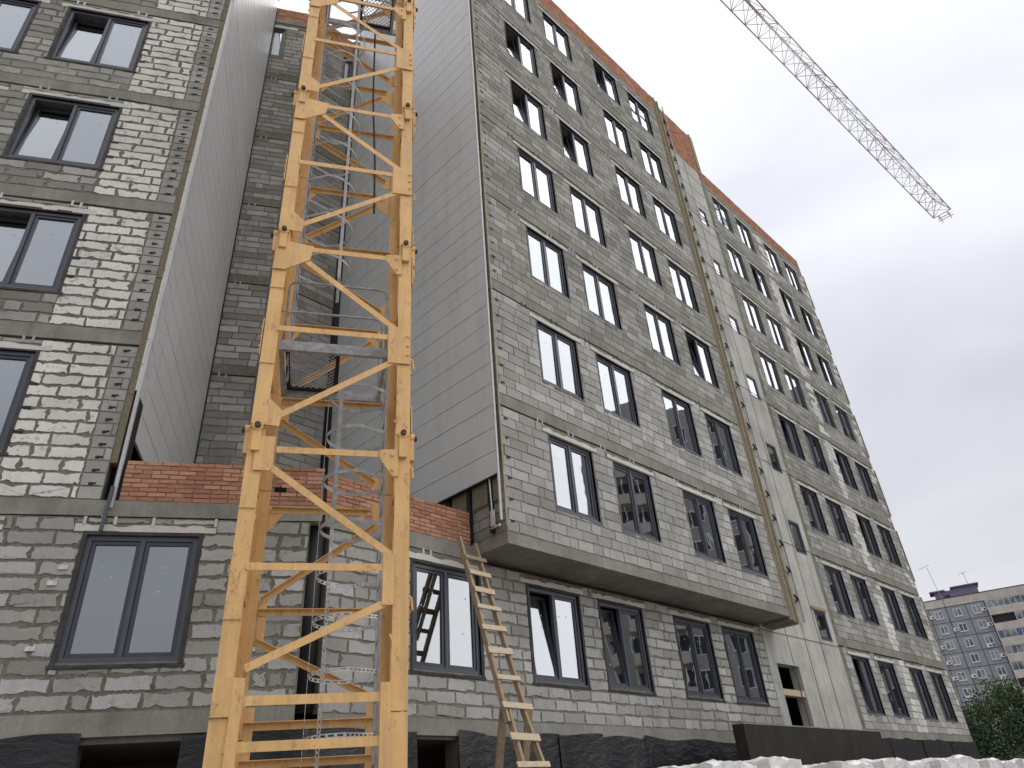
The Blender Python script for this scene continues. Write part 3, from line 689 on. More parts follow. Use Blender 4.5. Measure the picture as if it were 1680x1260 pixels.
# insulation strip, gap and trim along the wing's corner
z = 5.02
while z < 26.3:
    m = MB(); h_ = random.choice((.6, 1.2, 1.2)); FL.box(m, LE+.004, LE+.1, -.3, .02+random.uniform(-.012, .012), z, min(z+h_-.006, 26.4)); m.build('insulation_layer', 'wool', LB); z += h_
m = MB(); FL.box(m, LE+.102, LE+.135, -.5, -.03, 4.45, 26.4); m.build('cladding_rail', 'black', LB)
m = MB(); FL.box(m, LE+.005, LE+.10, -.3, -.16, ST, 5.02); m.build('open_joint_shade', 'void_shade', LB)  # black box painted in for the shade where insulation is missing
m = MB(); FL.box(m, LE+.137, LE+.185, -.03, .03, 4.30, 26.6); m.build('corner_trim', 'trim', LB)
m = MB(); m.bar(FL.p(LE+.15, .10, 4.6), FL.p(LE+.13, .11, 3.92), .05, .03, FL.n); m.build('loose_angle', 'frame', LB)
sw = MB(); wall_mesh(FSL, D2+.3, DB, 4.45, 26.4, [], .3, sw, o=-.12); sw.build('side_wall', 'mortar', LB)
m = MB()
for n_ in (11.3, 12.1, 13, 14, 15, 16): FSL.box(m, n_, n_+.07, -.10, .0, 4.5, 26.3)
m.build('cladding_rail', 'black', LB)
panels(FSL, D2+.5, DB-.02, 5.66, 26.7, .502, LB, .09, .13)
m = MB(); z = 6.162
panels(FSL, D2-.02, D2+.494, 6.3, 26.7, .502, LB, .09, .13)
m = MB(); FSL.box(m, D2-.05, DB, .08, .15, 26.7, 26.76); m.build('top_flashing', 'trim', LB)
# court back wall, left part
mb = wall_mesh(FBL, -3.16, -1.90, 4.45, 25.4, [(-3.14, -2.62, 23.42, 25.05)]+[(-3.16, -1.95, SB+3*k-.045, SB+3*k) for k in range(1, 8)]); mb.build('court_wall', 'mortar', LB)
for k in range(1, 8):
    lay(lb_blocks, FBL, -3.14, -1.96, SB+3*(k-1)+.27, SB+3*k-.045, [(-3.2, -2.55, 23.35, 25.1)], step=.06, J=.024, tone=(.1, .85), amp=.018, bite=.5)
    plates(FBL, [-2.75], SB+3*k-.05, LB, 'steel')
window(FBL, -3.12, 25.05, .50, 1.6, LB, single=True)
lintel(FBL, -3.1, -2.2, 25.08, 25.22, LB)
m = MB(); FBL.box(m, -1.90, -1.55, -.3, .03, 4.45, 25.4); FBL.box(m, -3.2, -1.55, -.3, .03, 25.38, 25.60); m.build('concrete_column', 'concrete', LB)
m = MB(); FBL.box(m, -3.16, -3.0, -.01, .05, 4.5, 26); m.build('joint_black_fill', 'black', LB)  # black strip proud of the wall along the corner
rbk = []; bricks(FBL, -3.2, -1.4, 25.62, 9, rbk, parent=LB, tt=.25); flush_blocks(rbk, LB, 'brick', 'brick_courses', 'brick', 0)
m = MB(); m.add([FL.p(LE, -.3, 4.43), FL.p(-.03, -.3, 4.43), (6.9, 14.9, 4.43), FBL.p(-3.2, 0, 4.43)], [(0, 1, 2, 3)]); m.build('court_roof', 'dark_conc', LB)
rbk = []
bricks(FL, LE+.24, -.04, ST-.028, 9, rbk, parent=LB, tt=.25, missing=lambda u, z: (abs(u+.68) < .10 and abs(z-4.67) < .07))
flush_blocks(rbk, LB, 'brick', 'brick_courses', 'brick', 300, 20)
m = MB(); FL.box(m, -.78, -.60, -.0, .004, 4.60, 4.74); m.build('drain_hole_shade', 'void_shade', LB)  # thin black plate, the dark of the hole put into its colour
flush_blocks(lb_blocks, LB, 'block', 'block_courses', 'block', 290)
m = MB(); FL.box(m, LS0, -3.5, -4.2, -4.0, 1.3, 25.5); FL.box(m, -3.5, -.3, -3.4, -3.2, 1.3, 4.2)
for s_ in (-8.5, -6.3, -4.2): FL.box(m, s_, s_+.12, -4, -.31, 1.4, 25.4 if s_ < -5 else 25.4)
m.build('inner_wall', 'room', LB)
m = MB(); FL.box(m, LS0, -.3, -4, -.31, 1.2, 1.4); m.build('floor_slab', 'dark_conc', LB)

# basement walls with openings, membrane hanging in front
mb = wall_mesh(FL, LS0, 0, GZ-.2, 1.28, [(-2.75, -1.5, GZ, 1.2)], o=-.02); mb.build('basement_wall', 'dark_conc', LB)
mb = wall_mesh(FR0, 5.4, XE, GZ-.2, 1.25, [(7.3, 8.2, GZ, 1.2)], o=-.02); mb.build('basement_wall', 'dark_conc', RB)
m = MB(); FL.box(m, -3.4, -.9, -3, -2.8, GZ-.2, 1.3); FL.box(m, -3.4, -3.3, -2.8, -.3, GZ-.2, 1.3); FL.box(m, -.95, -.85, -2.8, -.3, GZ-.2, 1.3); m.build('basement_room', 'room', LB)
m = MB(); FR0.box(m, 6.9, 8.9, -3, -2.8, GZ-.2, 1.3); FR0.box(m, 6.9, 7.0, -2.8, -.3, GZ-.2, 1.3); FR0.box(m, 8.8, 8.9, -2.8, -.3, GZ-.2, 1.3); m.build('basement_room', 'room', RB)
def sheet(fr, u0, u1, zt, parent, seed, o=.05):
    rnd = random.Random(seed); nu, nz_ = max(4, int((u1-u0)/.08)), 22; vs = []; ph = [rnd.uniform(0, 6) for _ in range(6)]
    for j in range(nz_+1):
        for i in range(nu+1):
            u = u0+(u1-u0)*i/nu; f = j/nz_; z = zt+.02*math.sin(u*1.3+ph[5])+.03*math.sin(u*3.1+ph[4])*(1-f)-(zt-GZ)*f
            d = o+f*.10+.03*math.sin(u*2.2+ph[0]+f*2)*f**.5+.035*math.sin(u*5+f*3+ph[1])*(.2+f)+.02*math.sin(u*11-f*5+ph[2])*(.15+f)
            vs.append(fr.p(u, max(.015, d), z))
    fs = [(j*(nu+1)+i, (j+1)*(nu+1)+i, (j+1)*(nu+1)+i+1, j*(nu+1)+i+1) for j in range(nz_) for i in range(nu)]
    m = MB(); m.add(vs, fs); m.build('membrane_sheet', 'membrane', parent, smooth=True)
for i, (a, b, z) in enumerate(((-12, -7.8, 1.3), (-7.85, -5.0, 1.27), (-5.1, -2.72, 1.30), (-1.55, -.05, 1.28))): sheet(FL, a, b, z, LB, i, .05+.012*(i % 2))
for i, (a, b, z) in enumerate(((5.45, 7.35, 1.3), (8.15, 8.75, 1.3), (8.7, 10.55, 1.28), (10.5, 11.75, 1.34), (11.7, 13.1, 1.28), (13.05, 16, 1.3), (16, 20, 1.2), (20, 24.6, 1.3))): sheet(FR0, a, b, z, RB, 20+i, .05+.014*(i % 2))
for i in range(7): sheet(FR0, 24.5+i*1.45, 24.5+i*1.45+1.5, 1.50, RB, 40+i, .04+.014*(i % 2))

# ------------------------------------------------------------------ low black wall in front
RW = thing('retaining_wall', 'low black bitumen-coated wall with a concrete cap beside the door opening', 'wall', (14.4, 8.2, GZ))
m = MB(); m.box((14.47, 8.0, GZ-.1), (7.0, 0, 0), (0, .26, 0), (0, 0, 1.515-GZ)); m.build('wall_body', 'tar', RW)
m = MB(); m.box((14.46, 7.995, 1.416), (7.02, 0, 0), (0, .27, 0), (0, 0, .025)); m.build('cap', 'concrete', RW)
m = MB(); m.box((21.2, 8.262, GZ-.1), (.27, 0, 0), (0, 1.2, 0), (0, 0, 1.50-GZ)); m.build('return_wall', 'tar', RW)

# ------------------------------------------------------------------ tower crane mast
TC = thing('tower_crane', 'yellow lattice tower crane with caged ladders inside and pale jib across the sky', 'crane', tuple(DL*.02+NL*8.3+Vector((0, 0, GZ))))
S0, S1, N0, N1 = -.784, .821, 7.5, 9.1
def cp(s, n, z): return DL*s+NL*n+Vector((0, 0, z))
PZ0, PIT = 3.95, 2.955
LW, LT = .165, .02
corn = {'FL': (S0, N0, 1, 1), 'FR': (S1, N0, -1, 1), 'RR': (S1, N1, -1, -1), 'RL': (S0, N1, 1, -1)}
def leg(m, key, z0, z1, w=LW):
    s, n, ds, dn = corn[key]; e_ = w/2
    s_o, n_o = s-ds*LW/2, n-dn*LW/2
    m.box(cp(s_o, n_o, z0), DL*ds*w, NL*dn*LT, (0, 0, z1-z0))
    m.box(cp(s_o, n_o+dn*LT, z0), DL*ds*LT, NL*dn*(w-LT), (0, 0, z1-z0))
def brace(m, a, b, out, w=.075, flange=.05):
    a, b = Vector(a), Vector(b); m.bar(a, b, w, .010, out)
    d = (b-a).normalized(); up = out.cross(d).normalized()
    if up.z < 0: up = -up
    m.bar(a+up*(w/2-.005)-out*(flange/2+.005), b+up*(w/2-.005)-out*(flange/2+.005), .010, flange, out)
faces = [('FL', 'FR'), ('FR', 'RR'), ('RR', 'RL'), ('RL', 'FL')]
outs = [-NL, DL, NL, -DL]
def bolt(m, p, out, r=.018):
    m.tube([p, p+out*.018], r, 6)
for k in range(-2, 11):
    zb = PZ0+PIT*k
    for key in corn:
        m = MB(); leg(m, key, zb+.0, zb+PIT-.012)
        if k == 1: pass
        m.build('leg', 'yellow', TC)
    for fi, (ka, kb) in enumerate(faces):
        out = outs[fi]
        A = cp(corn[ka][0], corn[ka][1], 0)+out*(LW/2+.006); B = cp(corn[kb][0], corn[kb][1], 0)+out*(LW/2+.006)
        w_ = (B-A).normalized(); Lh = (B-A).length
        def P(u, z, o=0.0): return A+w_*u+Vector((0, 0, zb+z))+out*o
        low = (k <= -1)
        zt = 2.69
        # diagonals, struts
        if k >= -1:
            for (a, b, f) in ((P(.20 if k >= 0 else .17, .16+(.25 if low else 0)), P(Lh-.10, 1.04), 1), (P(.30 if k >= 0 else .15, 2.50), P(Lh-.12, 1.52), 1), (P(.06, 1.38), P(Lh-.10, 1.38), 1), (P(.22, zt), P(Lh-.12, zt), 1)):
                m = MB(); brace(m, a, b, out); m.build('brace', 'yellow', TC)
        if k <= -1:
            for zz in (.13, -.25 if k == -1 else 1.0, .9 if k == -2 else -.6, 1.9 if k == -2 else -.9):
                if k == -1 and zz < -.3: continue
                m = MB(); brace(m, P(.06, zz), P(Lh-.08, zz), out, .085, .06); m.build('strut', 'yellow', TC)
        # gusset plates
        if k >= -1:
            m = MB()
            m.prism([P(.0, .98, .002), P(.0, 1.50, .002), P(.0, 1.50, .002)], out*.001) if 0 else None
            q0 = Lh-(.20 if k >= 0 else .19); q1 = Lh+(.075 if k >= 0 else -.075)
            m.prism([P(q0, .99, .006), P(q1, .99, .006), P(q1, 1.52, .006), P(q0, 1.55, .006)], out*.012)
            for zz in ((1.12, 1.26, 1.40) if k >= 0 else ()): bolt(m, P(Lh+.045, zz, .018), out)
            m.build('gusset_plate', 'yellow', TC)
            m = MB(); m.prism([P(-.08, .04, .006), P(.22, .02, .006), P(.24, .22, .006), P(.06, .40, .006), P(-.08, .40, .006)] if k >= 0 else [P(-.08, .0, .006), P(.19, .0, .006), P(.19, .28, .006), P(.16, .33, .006), P(-.08, .33, .006)], out*.012)
            if k >= 0 or fi in (0, 2): m.build('gusset_plate', 'yellow', TC)
            m = MB(); m.prism([P(-.08, 2.30, .006), P(.06, 2.30, .006), P(.36, 2.50, .006), P(.40, 2.74, .006), P(-.08, 2.80, .006)] if k >= 0 else [P(.0, 2.43, .006), P(.17, 2.43, .006), P(.20, 2.47, .006), P(.20, 2.84, .006), P(.0, 2.84, .006)], out*.012); m.build('gusset_plate', 'yellow', TC)
            m = MB(); m.prism([P(Lh-.26, 2.74, .006), P(Lh-.26, 2.64, .006), P(Lh-.12, 2.42, .006), P(Lh-.05, 2.42, .006), P(Lh-.05, 2.76, .006)], out*.012); bolt(m, P(Lh-.12, 2.68, .018), out); bolt(m, P(Lh-.12, 2.50, .018), out); m.build('gusset_plate', 'yellow', TC)
        # pin joints with lugs
        for u in ((0, Lh) if k >= 0 else ()):
            zz = 0.0
            m = MB(); m.box(P(u-.045, zz-.30, .0), w_*.09, out*.045, (0, 0, .26)); m.tube([P(u, zz, -.0), P(u, zz, .05)], .062, 14); m.build('pin_lug', 'yellow', TC)
            m = MB(); m.tube([P(u, zz, .05), P(u, zz, .085)], .033, 10); m.build('pin', 'rust', TC)
        # weld collar bands on the legs
        m = MB(); m.box(P(-.088, .86, -.0), w_*.17, out*.008, (0, 0, .012)); m.box(P(-.088, 2.0, -.0), w_*.17, out*.008, (0, 0, .012)); m.build('weld_band', 'yellow', TC)
# heavier foot plates of the base
for key in corn:
    s, n, ds, dn = corn[key]
    m = MB(); zf = 1.32 if ds > 0 else 1.25
    m.box(cp(s+ds*.0825, n-dn*.11, GZ), DL*ds*.10, NL*dn*.03, (0, 0, zf-GZ)); m.build('foot_plate', 'yellow', TC)
m = MB(); m.box(cp(S0-.6, N0-.6, GZ-.1), DL*2.8, NL*2.8, (0, 0, .35)); m.build('foundation', 'concrete', TC)
# hook-like cable ties along the right leg
m = MB()
for zz in np.arange(1.9, 14, 1.48):
    m.tube([cp(S1+.085, N0-.03, zz), cp(S1+.125, N0-.04, zz+.05), cp(S1+.115, N0-.04, zz+.17), cp(S1+.085, N0-.03, zz+.2)], .013, 5)
m.build('cable_hook', 'yellow', TC)
# ladders with safety cages
def ladder(s, n0, n1, z0, z1, side, hoops_steel, hoops_perf, nm='ladder'):
    m = MB()
    for n in (n0, n1): m.box(cp(s-.012, n-.022, z0), DL*.024, NL*.044, (0, 0, z1-z0))
    m.build('ladder_rail', 'steel', TC)
    zz = z0+.15
    while zz < z1:
        m = MB(); m.tube([cp(s, n0, zz), cp(s, n1, zz)], .011, 6); m.build('rung', 'steel', TC); zz += .30
    nc = (n0+n1)/2
    def hoop_pts(z):
        pts = [cp(s, n0, z)]
        for i in range(15):
            a = math.pi*i/14; pts.append(cp(s+side*(.30+.40*math.sin(a)), nc-.36*math.cos(a), z))
        return pts+[cp(s, n1, z)]
    def band(pts, w, t, mat, perf=False):
        m = MB()
        for i in range(len(pts)-1):
            d = pts[i+1]-pts[i]; nn = Vector((d.y, -d.x, 0)).normalized()
            if not perf: m.box(pts[i]-nn*t/2-Vector((0, 0, w/2)), d*1.02, nn*t, (0, 0, w))
            else:
                L = d.length; q = max(1, int(L/.045))
                m.box(pts[i]-nn*t/2-Vector((0, 0, w/2)), d*1.02, nn*t, (0, 0, w*.25)); m.box(pts[i]-nn*t/2+Vector((0, 0, w/4)), d*1.02, nn*t, (0, 0, w*.25))
                for c in range(q): m.box(pts[i]+d*(c/q)-nn*t/2-Vector((0, 0, w*.3)), d*(.35/q), nn*t, (0, 0, w*.6))
        m.build('cage_hoop', mat, TC)
    for z in hoops_steel: band(hoop_pts(z), .045, .008, 'steel')
    for z in hoops_perf: band(hoop_pts(z), .042, .005, 'galv', True)
    return nc
nc = ladder(-.60, 7.95, 8.35, 5.15, 24, 1, [6.95+.78*i for i in range(20)], [])
for a in (.22, .5, .78):
    an = math.pi*a; m = MB(); c = cp(-.60+.30+.405*math.sin(an), nc-.365*math.cos(an), 0)
    tg = (DL*math.cos(an)*.41+NL*math.sin(an)*.365).normalized(); rr = Vector((0, 0, 1)).cross(tg); m.box(c-tg*.025+Vector((0, 0, 6.6)), tg*.05, rr*.008, (0, 0, 17)); m.build('cage_strap', 'steel', TC)
nc = ladder(.66, 7.95, 8.35, GZ+.3, 6.2, -1, [4.85, 4.25, 3.65, 3.05], [2.5, 2.0, 1.45, .85])
for a in (.22, .5, .78):
    an = math.pi*a; c = cp(.66-.30-.405*math.sin(an), nc-.365*math.cos(an), 0)
    tg = (DL*-math.cos(an)*.41+NL*math.sin(an)*.365).normalized(); rr = Vector((0, 0, 1)).cross(tg)
    m = MB(); m.box(c-tg*.025+Vector((0, 0, 2.95)), tg*.05, rr*.008, (0, 0, 1.95)); m.build('cage_strap', 'steel', TC)
    if a == .5 or a == .22:
        m = MB()
        for e_ in (-.018, .018): m.box(c+tg*e_+Vector((0, 0, .4)), tg*.009, rr*.005, (0, 0, 2.7))
        for i in range(45): m.box(c+tg*(-.018)+Vector((0, 0, .4+i*.06)), tg*.045, rr*.005, (0, 0, .022))
        m.build('cage_strap', 'galv', TC)
# working platforms
def platform(z, hs0, hs1):
    m = MB()
    m.box(cp(-.70, 7.72, z-.07), DL*1.36, NL*.05, (0, 0, .14)); m.box(cp(-.70, 8.85, z-.07), DL*1.42, NL*.05, (0, 0, .14))
    m.box(cp(-.70, 7.77, z-.05), DL*.05, NL*1.08, (0, 0, .10)); m.box(cp(.60, 7.77, z-.05), DL*.05, NL*1.08, (0, 0, .10)); m.build('platform_beam', 'steel', TC)
    m = MB()   # expanded metal: crossing diagonal strands
    a0, a1, b0, b1 = hs0, hs1, 7.80, 8.82; st = .075; i = 0
    t0 = -(b1-b0)
    while t0 < (a1-a0):
        for sg in (1, -1):
            lo = max(0, t0); hi = min(a1-a0, t0+(b1-b0))
            if hi-lo > .02:
                f0, f1 = (lo-t0), (hi-t0)
                if sg == 1: m.bar(cp(a0+lo, b0+f0, z+.05), cp(a0+hi, b0+f1, z+.05), .010, .006, Vector((0, 0, 1)))
                else: m.bar(cp(a0+lo, b1-f0, z+.057), cp(a0+hi, b1-f1, z+.057), .010, .006, Vector((0, 0, 1)))
        t0 += st
    m.build('mesh_deck', 'steel', TC, stuff=True)
    m = MB()
    for x in (hs0-.05, hs1): m.box(cp(x, 7.78, z+.02), DL*.05, NL*1.06, (0, 0, .05))
    m.box(cp(hs0, 8.80, z+.02), DL*(hs1-hs0), NL*.05, (0, 0, .05)); m.build('deck_frame', 'black', TC)
    for n, zt_ in ((7.75, 1.05), (8.86, 1.05), (7.75, .55)):
        m = MB(); r = .1
        a, b = -.66, .62 if zt_ > 1 else .56
        m.tube([cp(a, n, z+.05), cp(a, n, z+zt_-r), cp(a+.03, n, z+zt_-.03), cp(a+r, n, z+zt_), cp(b-r, n, z+zt_), cp(b-.03, n, z+zt_-.03), cp(b, n, z+zt_-r), cp(b, n, z+.05)], .016, 8); m.build('handrail', 'steel', TC, smooth=True)
platform(5.30, -.58, .0)
platform(5.30+3*PIT, .02, .58)
m = MB(); m.tube([cp(.30, 8.9, 14.2), cp(.33, 8.9, 12), cp(.42, 8.9, 10.2), cp(.45, 8.95, 9.0)], .018, 8); m.tube([cp(-.62, 8.1, 24), cp(-.60, 8.05, 12), cp(-.61, 8.02, 6), cp(-.6, 8.0, 5.4)], .014, 6); m.build('power_cable', 'black', TC)

# ------------------------------------------------------------------ wooden ladder leaning on the slab edge
WL = thing('wooden_ladder', 'home-made wooden ladder of pale nailed planks leaning beside the ground-floor windows', 'ladder', (8.4, 7.0, GZ))
KL = .40
def lp(x, z, o=0): return Vector((x, 9.30-(4.45-z)*KL, z))+Vector((0, -1, KL*.9)).normalized()*o
def rail(x0, z0, x1, z1, w=.085, t=.045, o=0, mat='wood'):
    m = MB(); N_ = Vector((0, -1, KL*.9)).normalized(); m.bar(lp(x0, z0, o), lp(x1, z1, o), t, w, N_); return m.build('rail', mat, WL)
RUNGS = [(8.10, 8.59, 4.02), (8.07, 8.56, 3.71), (8.05, 8.50, 3.38), (7.98, 8.51, 3.05), (7.93, 8.46, 2.69), (7.89, 8.42, 2.31), (7.88, 8.37, 1.89), (7.81, 8.42, 1.46), (7.76, 8.34, 1.03), (7.71, 8.35, .66), (7.66, 8.36, .26), (7.62, 8.37, -.14), (7.58, 8.37, -.55), (7.54, 8.38, -.96)]
rail(8.17, 4.46, 7.86, 1.25, t=.05); rail(8.51, 4.38, 8.30, 1.45, t=.05)
rail(7.96, 1.52, 7.62, -1.62, t=.05); rail(8.26, 1.50, 8.33, -1.62, t=.05)
rail(8.20, 4.05, 8.10, 2.9, t=.03, o=-.05, mat='wood_rung')
NN = Vector((0, -1, KL*.9)).normalized()
for i, (a, b, z) in enumerate(RUNGS):
    m = MB(); w_ = .075+.012*(i % 3); m.bar(lp(a, z+random.uniform(-.01, .012), .06), lp(b, z+random.uniform(-.012, .012), .06), w_, .022, NN); m.build('rung', 'wood_rung' if i > 0 else 'wood', WL)
for (x0, y0, x1, y1) in ((7.92, 8.16, 8.32, 9.22), (8.50, 8.20, 8.82, 9.22)):
    m = MB(); m.bar((x0, y0, 1.46), (x1, y1, GZ+.02), .13, .035, (0, -1, -.2)); m.build('prop', 'wood', WL)

# ------------------------------------------------------------------ the crane's jib and head
JZ = 36.0
def jp(x, o, z): # jib axis from the mast outwards
    f = (x-4.2)/(51.6-4.2); return Vector((x, 6.62+(3.28-6.62)*f+o, z))
def jbars(name, segs, mat, r):
    m = MB()
    for a, b in segs: m.tube([a, b], r, 5)
    m.build(name, mat, TC)
NB = 36; xs = [4.9+(51.0-4.9)*i/NB for i in range(NB+1)]
HW, HT = .60, 1.25
for i in range(NB):
    a, b = xs[i], xs[i+1]; mat = 'jib_red' if (i//3) % 2 else 'jib_white'; mid = (a+b)/2
    for o_, z_ in ((-HW, JZ), (HW, JZ), (0, JZ+HT)): jbars('jib_chord', [(jp(a, o_, z_), jp(b, o_, z_))], mat, .040)
    jbars('jib_lacing', [(jp(a, -HW, JZ), jp(a, HW, JZ)), (jp(a, -HW, JZ), jp(b, HW, JZ)), (jp(a, HW, JZ), jp(b, -HW, JZ)), (jp(a, -HW, JZ), jp(mid, 0, JZ+HT)), (jp(b, -HW, JZ), jp(mid, 0, JZ+HT)), (jp(a, HW, JZ), jp(mid, 0, JZ+HT)), (jp(b, HW, JZ), jp(mid, 0, JZ+HT))], mat, .020)
jbars('jib_tip', [(jp(51.0, -HW, JZ), jp(51.0, HW, JZ)), (jp(51.0, -HW, JZ), jp(51.0, 0, JZ+HT)), (jp(51.0, HW, JZ), jp(51.0, 0, JZ+HT)), (jp(51.0, -.3, JZ), jp(51.7, -.3, JZ)), (jp(51.0, .3, JZ), jp(51.7, .3, JZ)), (jp(51.7, -.5, JZ), jp(51.7, .5, JZ)), (jp(51.4, -.45, JZ), jp(51.4, .45, JZ)), (jp(51.7, -.3, JZ-.25), jp(51.7, -.3, JZ+.4)), (jp(51.7, .3, JZ-.25), jp(51.7, .3, JZ+.4))], 'jib_white', .04)
m = MB(); m.tube([jp(46, 0, JZ+.3), jp(5, 0, JZ+1.7)], .014, 4); m.tube([jp(30, 0, JZ+HT), Vector((4.2, 7.1, JZ+6.5))], .02, 4); m.build('jib_cable', 'black', TC)
m = MB(); c0 = Vector((4.2, 7.17, JZ+.5)); m.tube([c0-Vector((0, 0, .5)), c0+Vector((0, 0, .3))], .95, 20); m.build('slewing_ring', 'yellow', TC)
m = MB()
for dx, dy in ((-.5, -.5), (.5, -.5), (.5, .5), (-.5, .5)): m.tube([c0+Vector((dx, dy, .3)), c0+Vector((0, 0, 6.2))], .06, 6)
m.tube([c0+Vector((-1, 0, .6)), c0+Vector((-13, .9, .6))], .12, 6); m.tube([c0+Vector((-1, 1.1, .6)), c0+Vector((-13, 2, .6))], .12, 6); m.build('counter_jib', 'yellow', TC)
m = MB(); m.box(c0+Vector((-13, .6, -1.2)), (1.6, 0, 0), (0, 1.6, 0), (0, 0, 1.9)); m.build('counterweight', 'concrete', TC)

# ------------------------------------------------------------------ pallets of wrapped bricks
def pallet_meshes(seed):
    r = random.Random(seed); n = 13; W, Dp, Hh = r.uniform(1.1, 1.25), 1.15, 1.0
    from mathutils import noise
    vs, fs, idx = [], [], {}
    def vert(i, j, k):
        key = (i, j, k)
        if key not in idx:
            x, y, z = (i/n-.5)*W, (j/n-.5)*Dp, .13+k/n*Hh; p = Vector((x*3+seed*7, y*3, z*3))
            d = noise.noise(p)*.03+noise.noise(p*2.7)*.015
            v = Vector((x, y, z)); c = Vector((0, 0, .6)); dr = (v-c).normalized()
            if k == n: v.z += abs(noise.noise(Vector((x*2.3+seed, y*2.3, 3))))*.09+abs(noise.noise(p*1.9))*.05-.03
            ed = max(abs(i/n-.5), abs(j/n-.5))
            if k >= n-1 and ed > .45: v.z -= .03
            v += dr*d; idx[key] = len(vs); vs.append(v)
        return idx[key]
    for a in range(n):
        for b in range(n):
            for q in (((a, b, n), (a+1, b, n), (a+1, b+1, n), (a, b+1, n)), ((a, 0, b), (a+1, 0, b), (a+1, 0, b+1), (a, 0, b+1)), ((a+1, n, b), (a, n, b), (a, n, b+1), (a+1, n, b+1)), ((0, a+1, b), (0, a, b), (0, a, b+1), (0, a+1, b+1)), ((n, a, b), (n, a+1, b), (n, a+1, b+1), (n, a, b+1))):
                fs.append(tuple(vert(*c) for c in q))
    m = MB(); m.add(vs, fs); wrap = m.mesh('film_wrap', 'film')
    m = MB()
    for y in (-.5, -.06, .38): m.box((-W/2, y, 0), (W, 0, 0), (0, .12, 0), (0, 0, .10))
    for x in np.linspace(-W/2, W/2-.1, 6): m.box((x, -.55, .102), (.1, 0, 0), (0, 1.1, 0), (0, 0, .022))
    return wrap, m.mesh('pallet_board', 'wood')
PM = [pallet_meshes(i+1) for i in range(5)]
px_ = [(9.55, 6.1, .0), (11.05, 6.15, .08), (13.2, 6.0, -.02), (14.7, 5.95, .03), (16.2, 6.1, .0), (17.8, 6.0, .04), (19.3, 6.1, .10), (20.8, 6.0, .04), (22.4, 6.1, 0), (24.0, 6.1, .03), (25.6, 6.0, .05), (27.2, 6.1, .12), (28.8, 6.0, .1)]
desc = ['leftmost film-wrapped pallet of bricks, nearest the wooden ladder', 'film-wrapped pallet of bricks with a peaked top, just left of the black wall front', 'film-wrapped pallet just right of the gap in the pallet row', 'second film-wrapped pallet right of the gap in the row', 'third film-wrapped pallet right of the gap in the row', 'film-wrapped pallet below the right end of the black wall', 'film-wrapped pallet with the highest crumpled top, below the plinth of the far section', 'film-wrapped pallet just right of the highest crumpled one', 'film-wrapped pallet below the far section\'s third window column', 'film-wrapped pallet below the far section\'s last windows', 'film-wrapped pallet below the building\'s far corner', 'film-wrapped pallet in front of the green tree', 'film-wrapped pallet at the right end of the row, before the trees']
for i, (x, y, dz) in enumerate(px_):
    for tier in (0, 1):
        bz = GZ+tier*1.03+dz*.8*tier
        lab = desc[i] if tier else 'lower pallet of wrapped bricks under the '+desc[i].split(',')[0].replace('film-wrapped ', '')
        if len(lab.split()) > 16: lab = ' '.join(lab.split()[:16])
        t_ = thing('brick_pallet', lab, 'pallet', (x, y, bz), 'film-wrapped pallets of bricks in a row')
        t_.rotation_euler = (0, 0, random.uniform(-.06, .06)+(0 if i % 2 else math.pi))
        w_, b_ = PM[(i+tier*2) % 5]; link('film_wrap', w_, t_); link('pallet_board', b_, t_)

# ------------------------------------------------------------------ panel building in the distance
az = rad(74.5); NB_ = Vector((math.sin(az), math.cos(az), 0)); TB = Vector((math.cos(az), -math.sin(az), 0))
FB = Frame(NB_*165, TB, -NB_)
PB = thing('panel_apartment_block', 'grey-blue panel apartment block with beige balconies and purple rooftop shed at the right edge', 'building', tuple(FB.p(1, 0, GZ)))
T0, T1, ZTOP, FH = -9.0, 62.0, 30.1, 2.78
cols = [.9, 3.95, 7.35, 10.55]
def group(t0):  # panel seams of one stair group
    return [t0, t0+3.05, t0+6.45, t0+9.65]
m = MB(); FB.box(m, T0, T1, -12, -.05, GZ, ZTOP+.1); m.build('wall', 'bg_seam', PB)
m = MB(); FB.box(m, T0-.05, T1, -12, .05, ZTOP+.1, 31.7); m.build('roof_parapet', 'bg_beige', PB)
m = MB(); FB.box(m, T0-.1, T1, -12, .12, 31.7, 31.82); m.build('parapet_flashing', 'bg_seam', PB)
acm = MB(); acm.box((-.42, -.32, -.3), (.84, 0, 0), (0, .32, 0), (0, 0, .6)); acm.tube([(.1, -.33, 0), (.1, -.36, 0)], .22, 12)
ACM = acm.mesh('air_conditioner', 'white_pvc'); fan = MB(); fan.tube([(.1, -.365, 0), (.1, -.38, 0)], .19, 12); FANM = fan.mesh('fan_grille', 'bg_dark')
def bgwin_mesh(w, h):
    f = MB()
    for (x0, x1, z0, z1) in ((0, w, 0, .09), (0, w, h-.09, h), (0, .09, .09, h-.09), (w-.09, w, .09, h-.09), (w/2-.05, w/2+.05, .09, h-.09)): f.box((x0, -.06, z0), (x1-x0, 0, 0), (0, .1, 0), (0, 0, z1-z0))
    f.box((-.05, -.14, -.09), (w+.1, 0, 0), (0, .14, 0), (0, 0, .06))
    g_ = MB(); g_.box((.08, -.01, .08), (w-.16, 0, 0), (0, .02, 0), (0, 0, h-.16)); return f.mesh('window', 'white_pvc'), g_.mesh('pane', 'bg_glass')
t = NT('far_window_glass'); t.col(t.ramp(t.noise(.45, 2), [(.4, (.04, .045, .055)), (.6, (.24, .26, .29))])); t.rough(.1, .8); MAT['bg_glass'] = t.m
BW, BGl = bgwin_mesh(1.35, 1.45)
BCm = MB(); BCm.box((.3, .03, .3), (.6, 0, 0), (0, .01, 0), (0, 0, .9)); CURT = BCm.mesh('curtain', 'white_pvc')
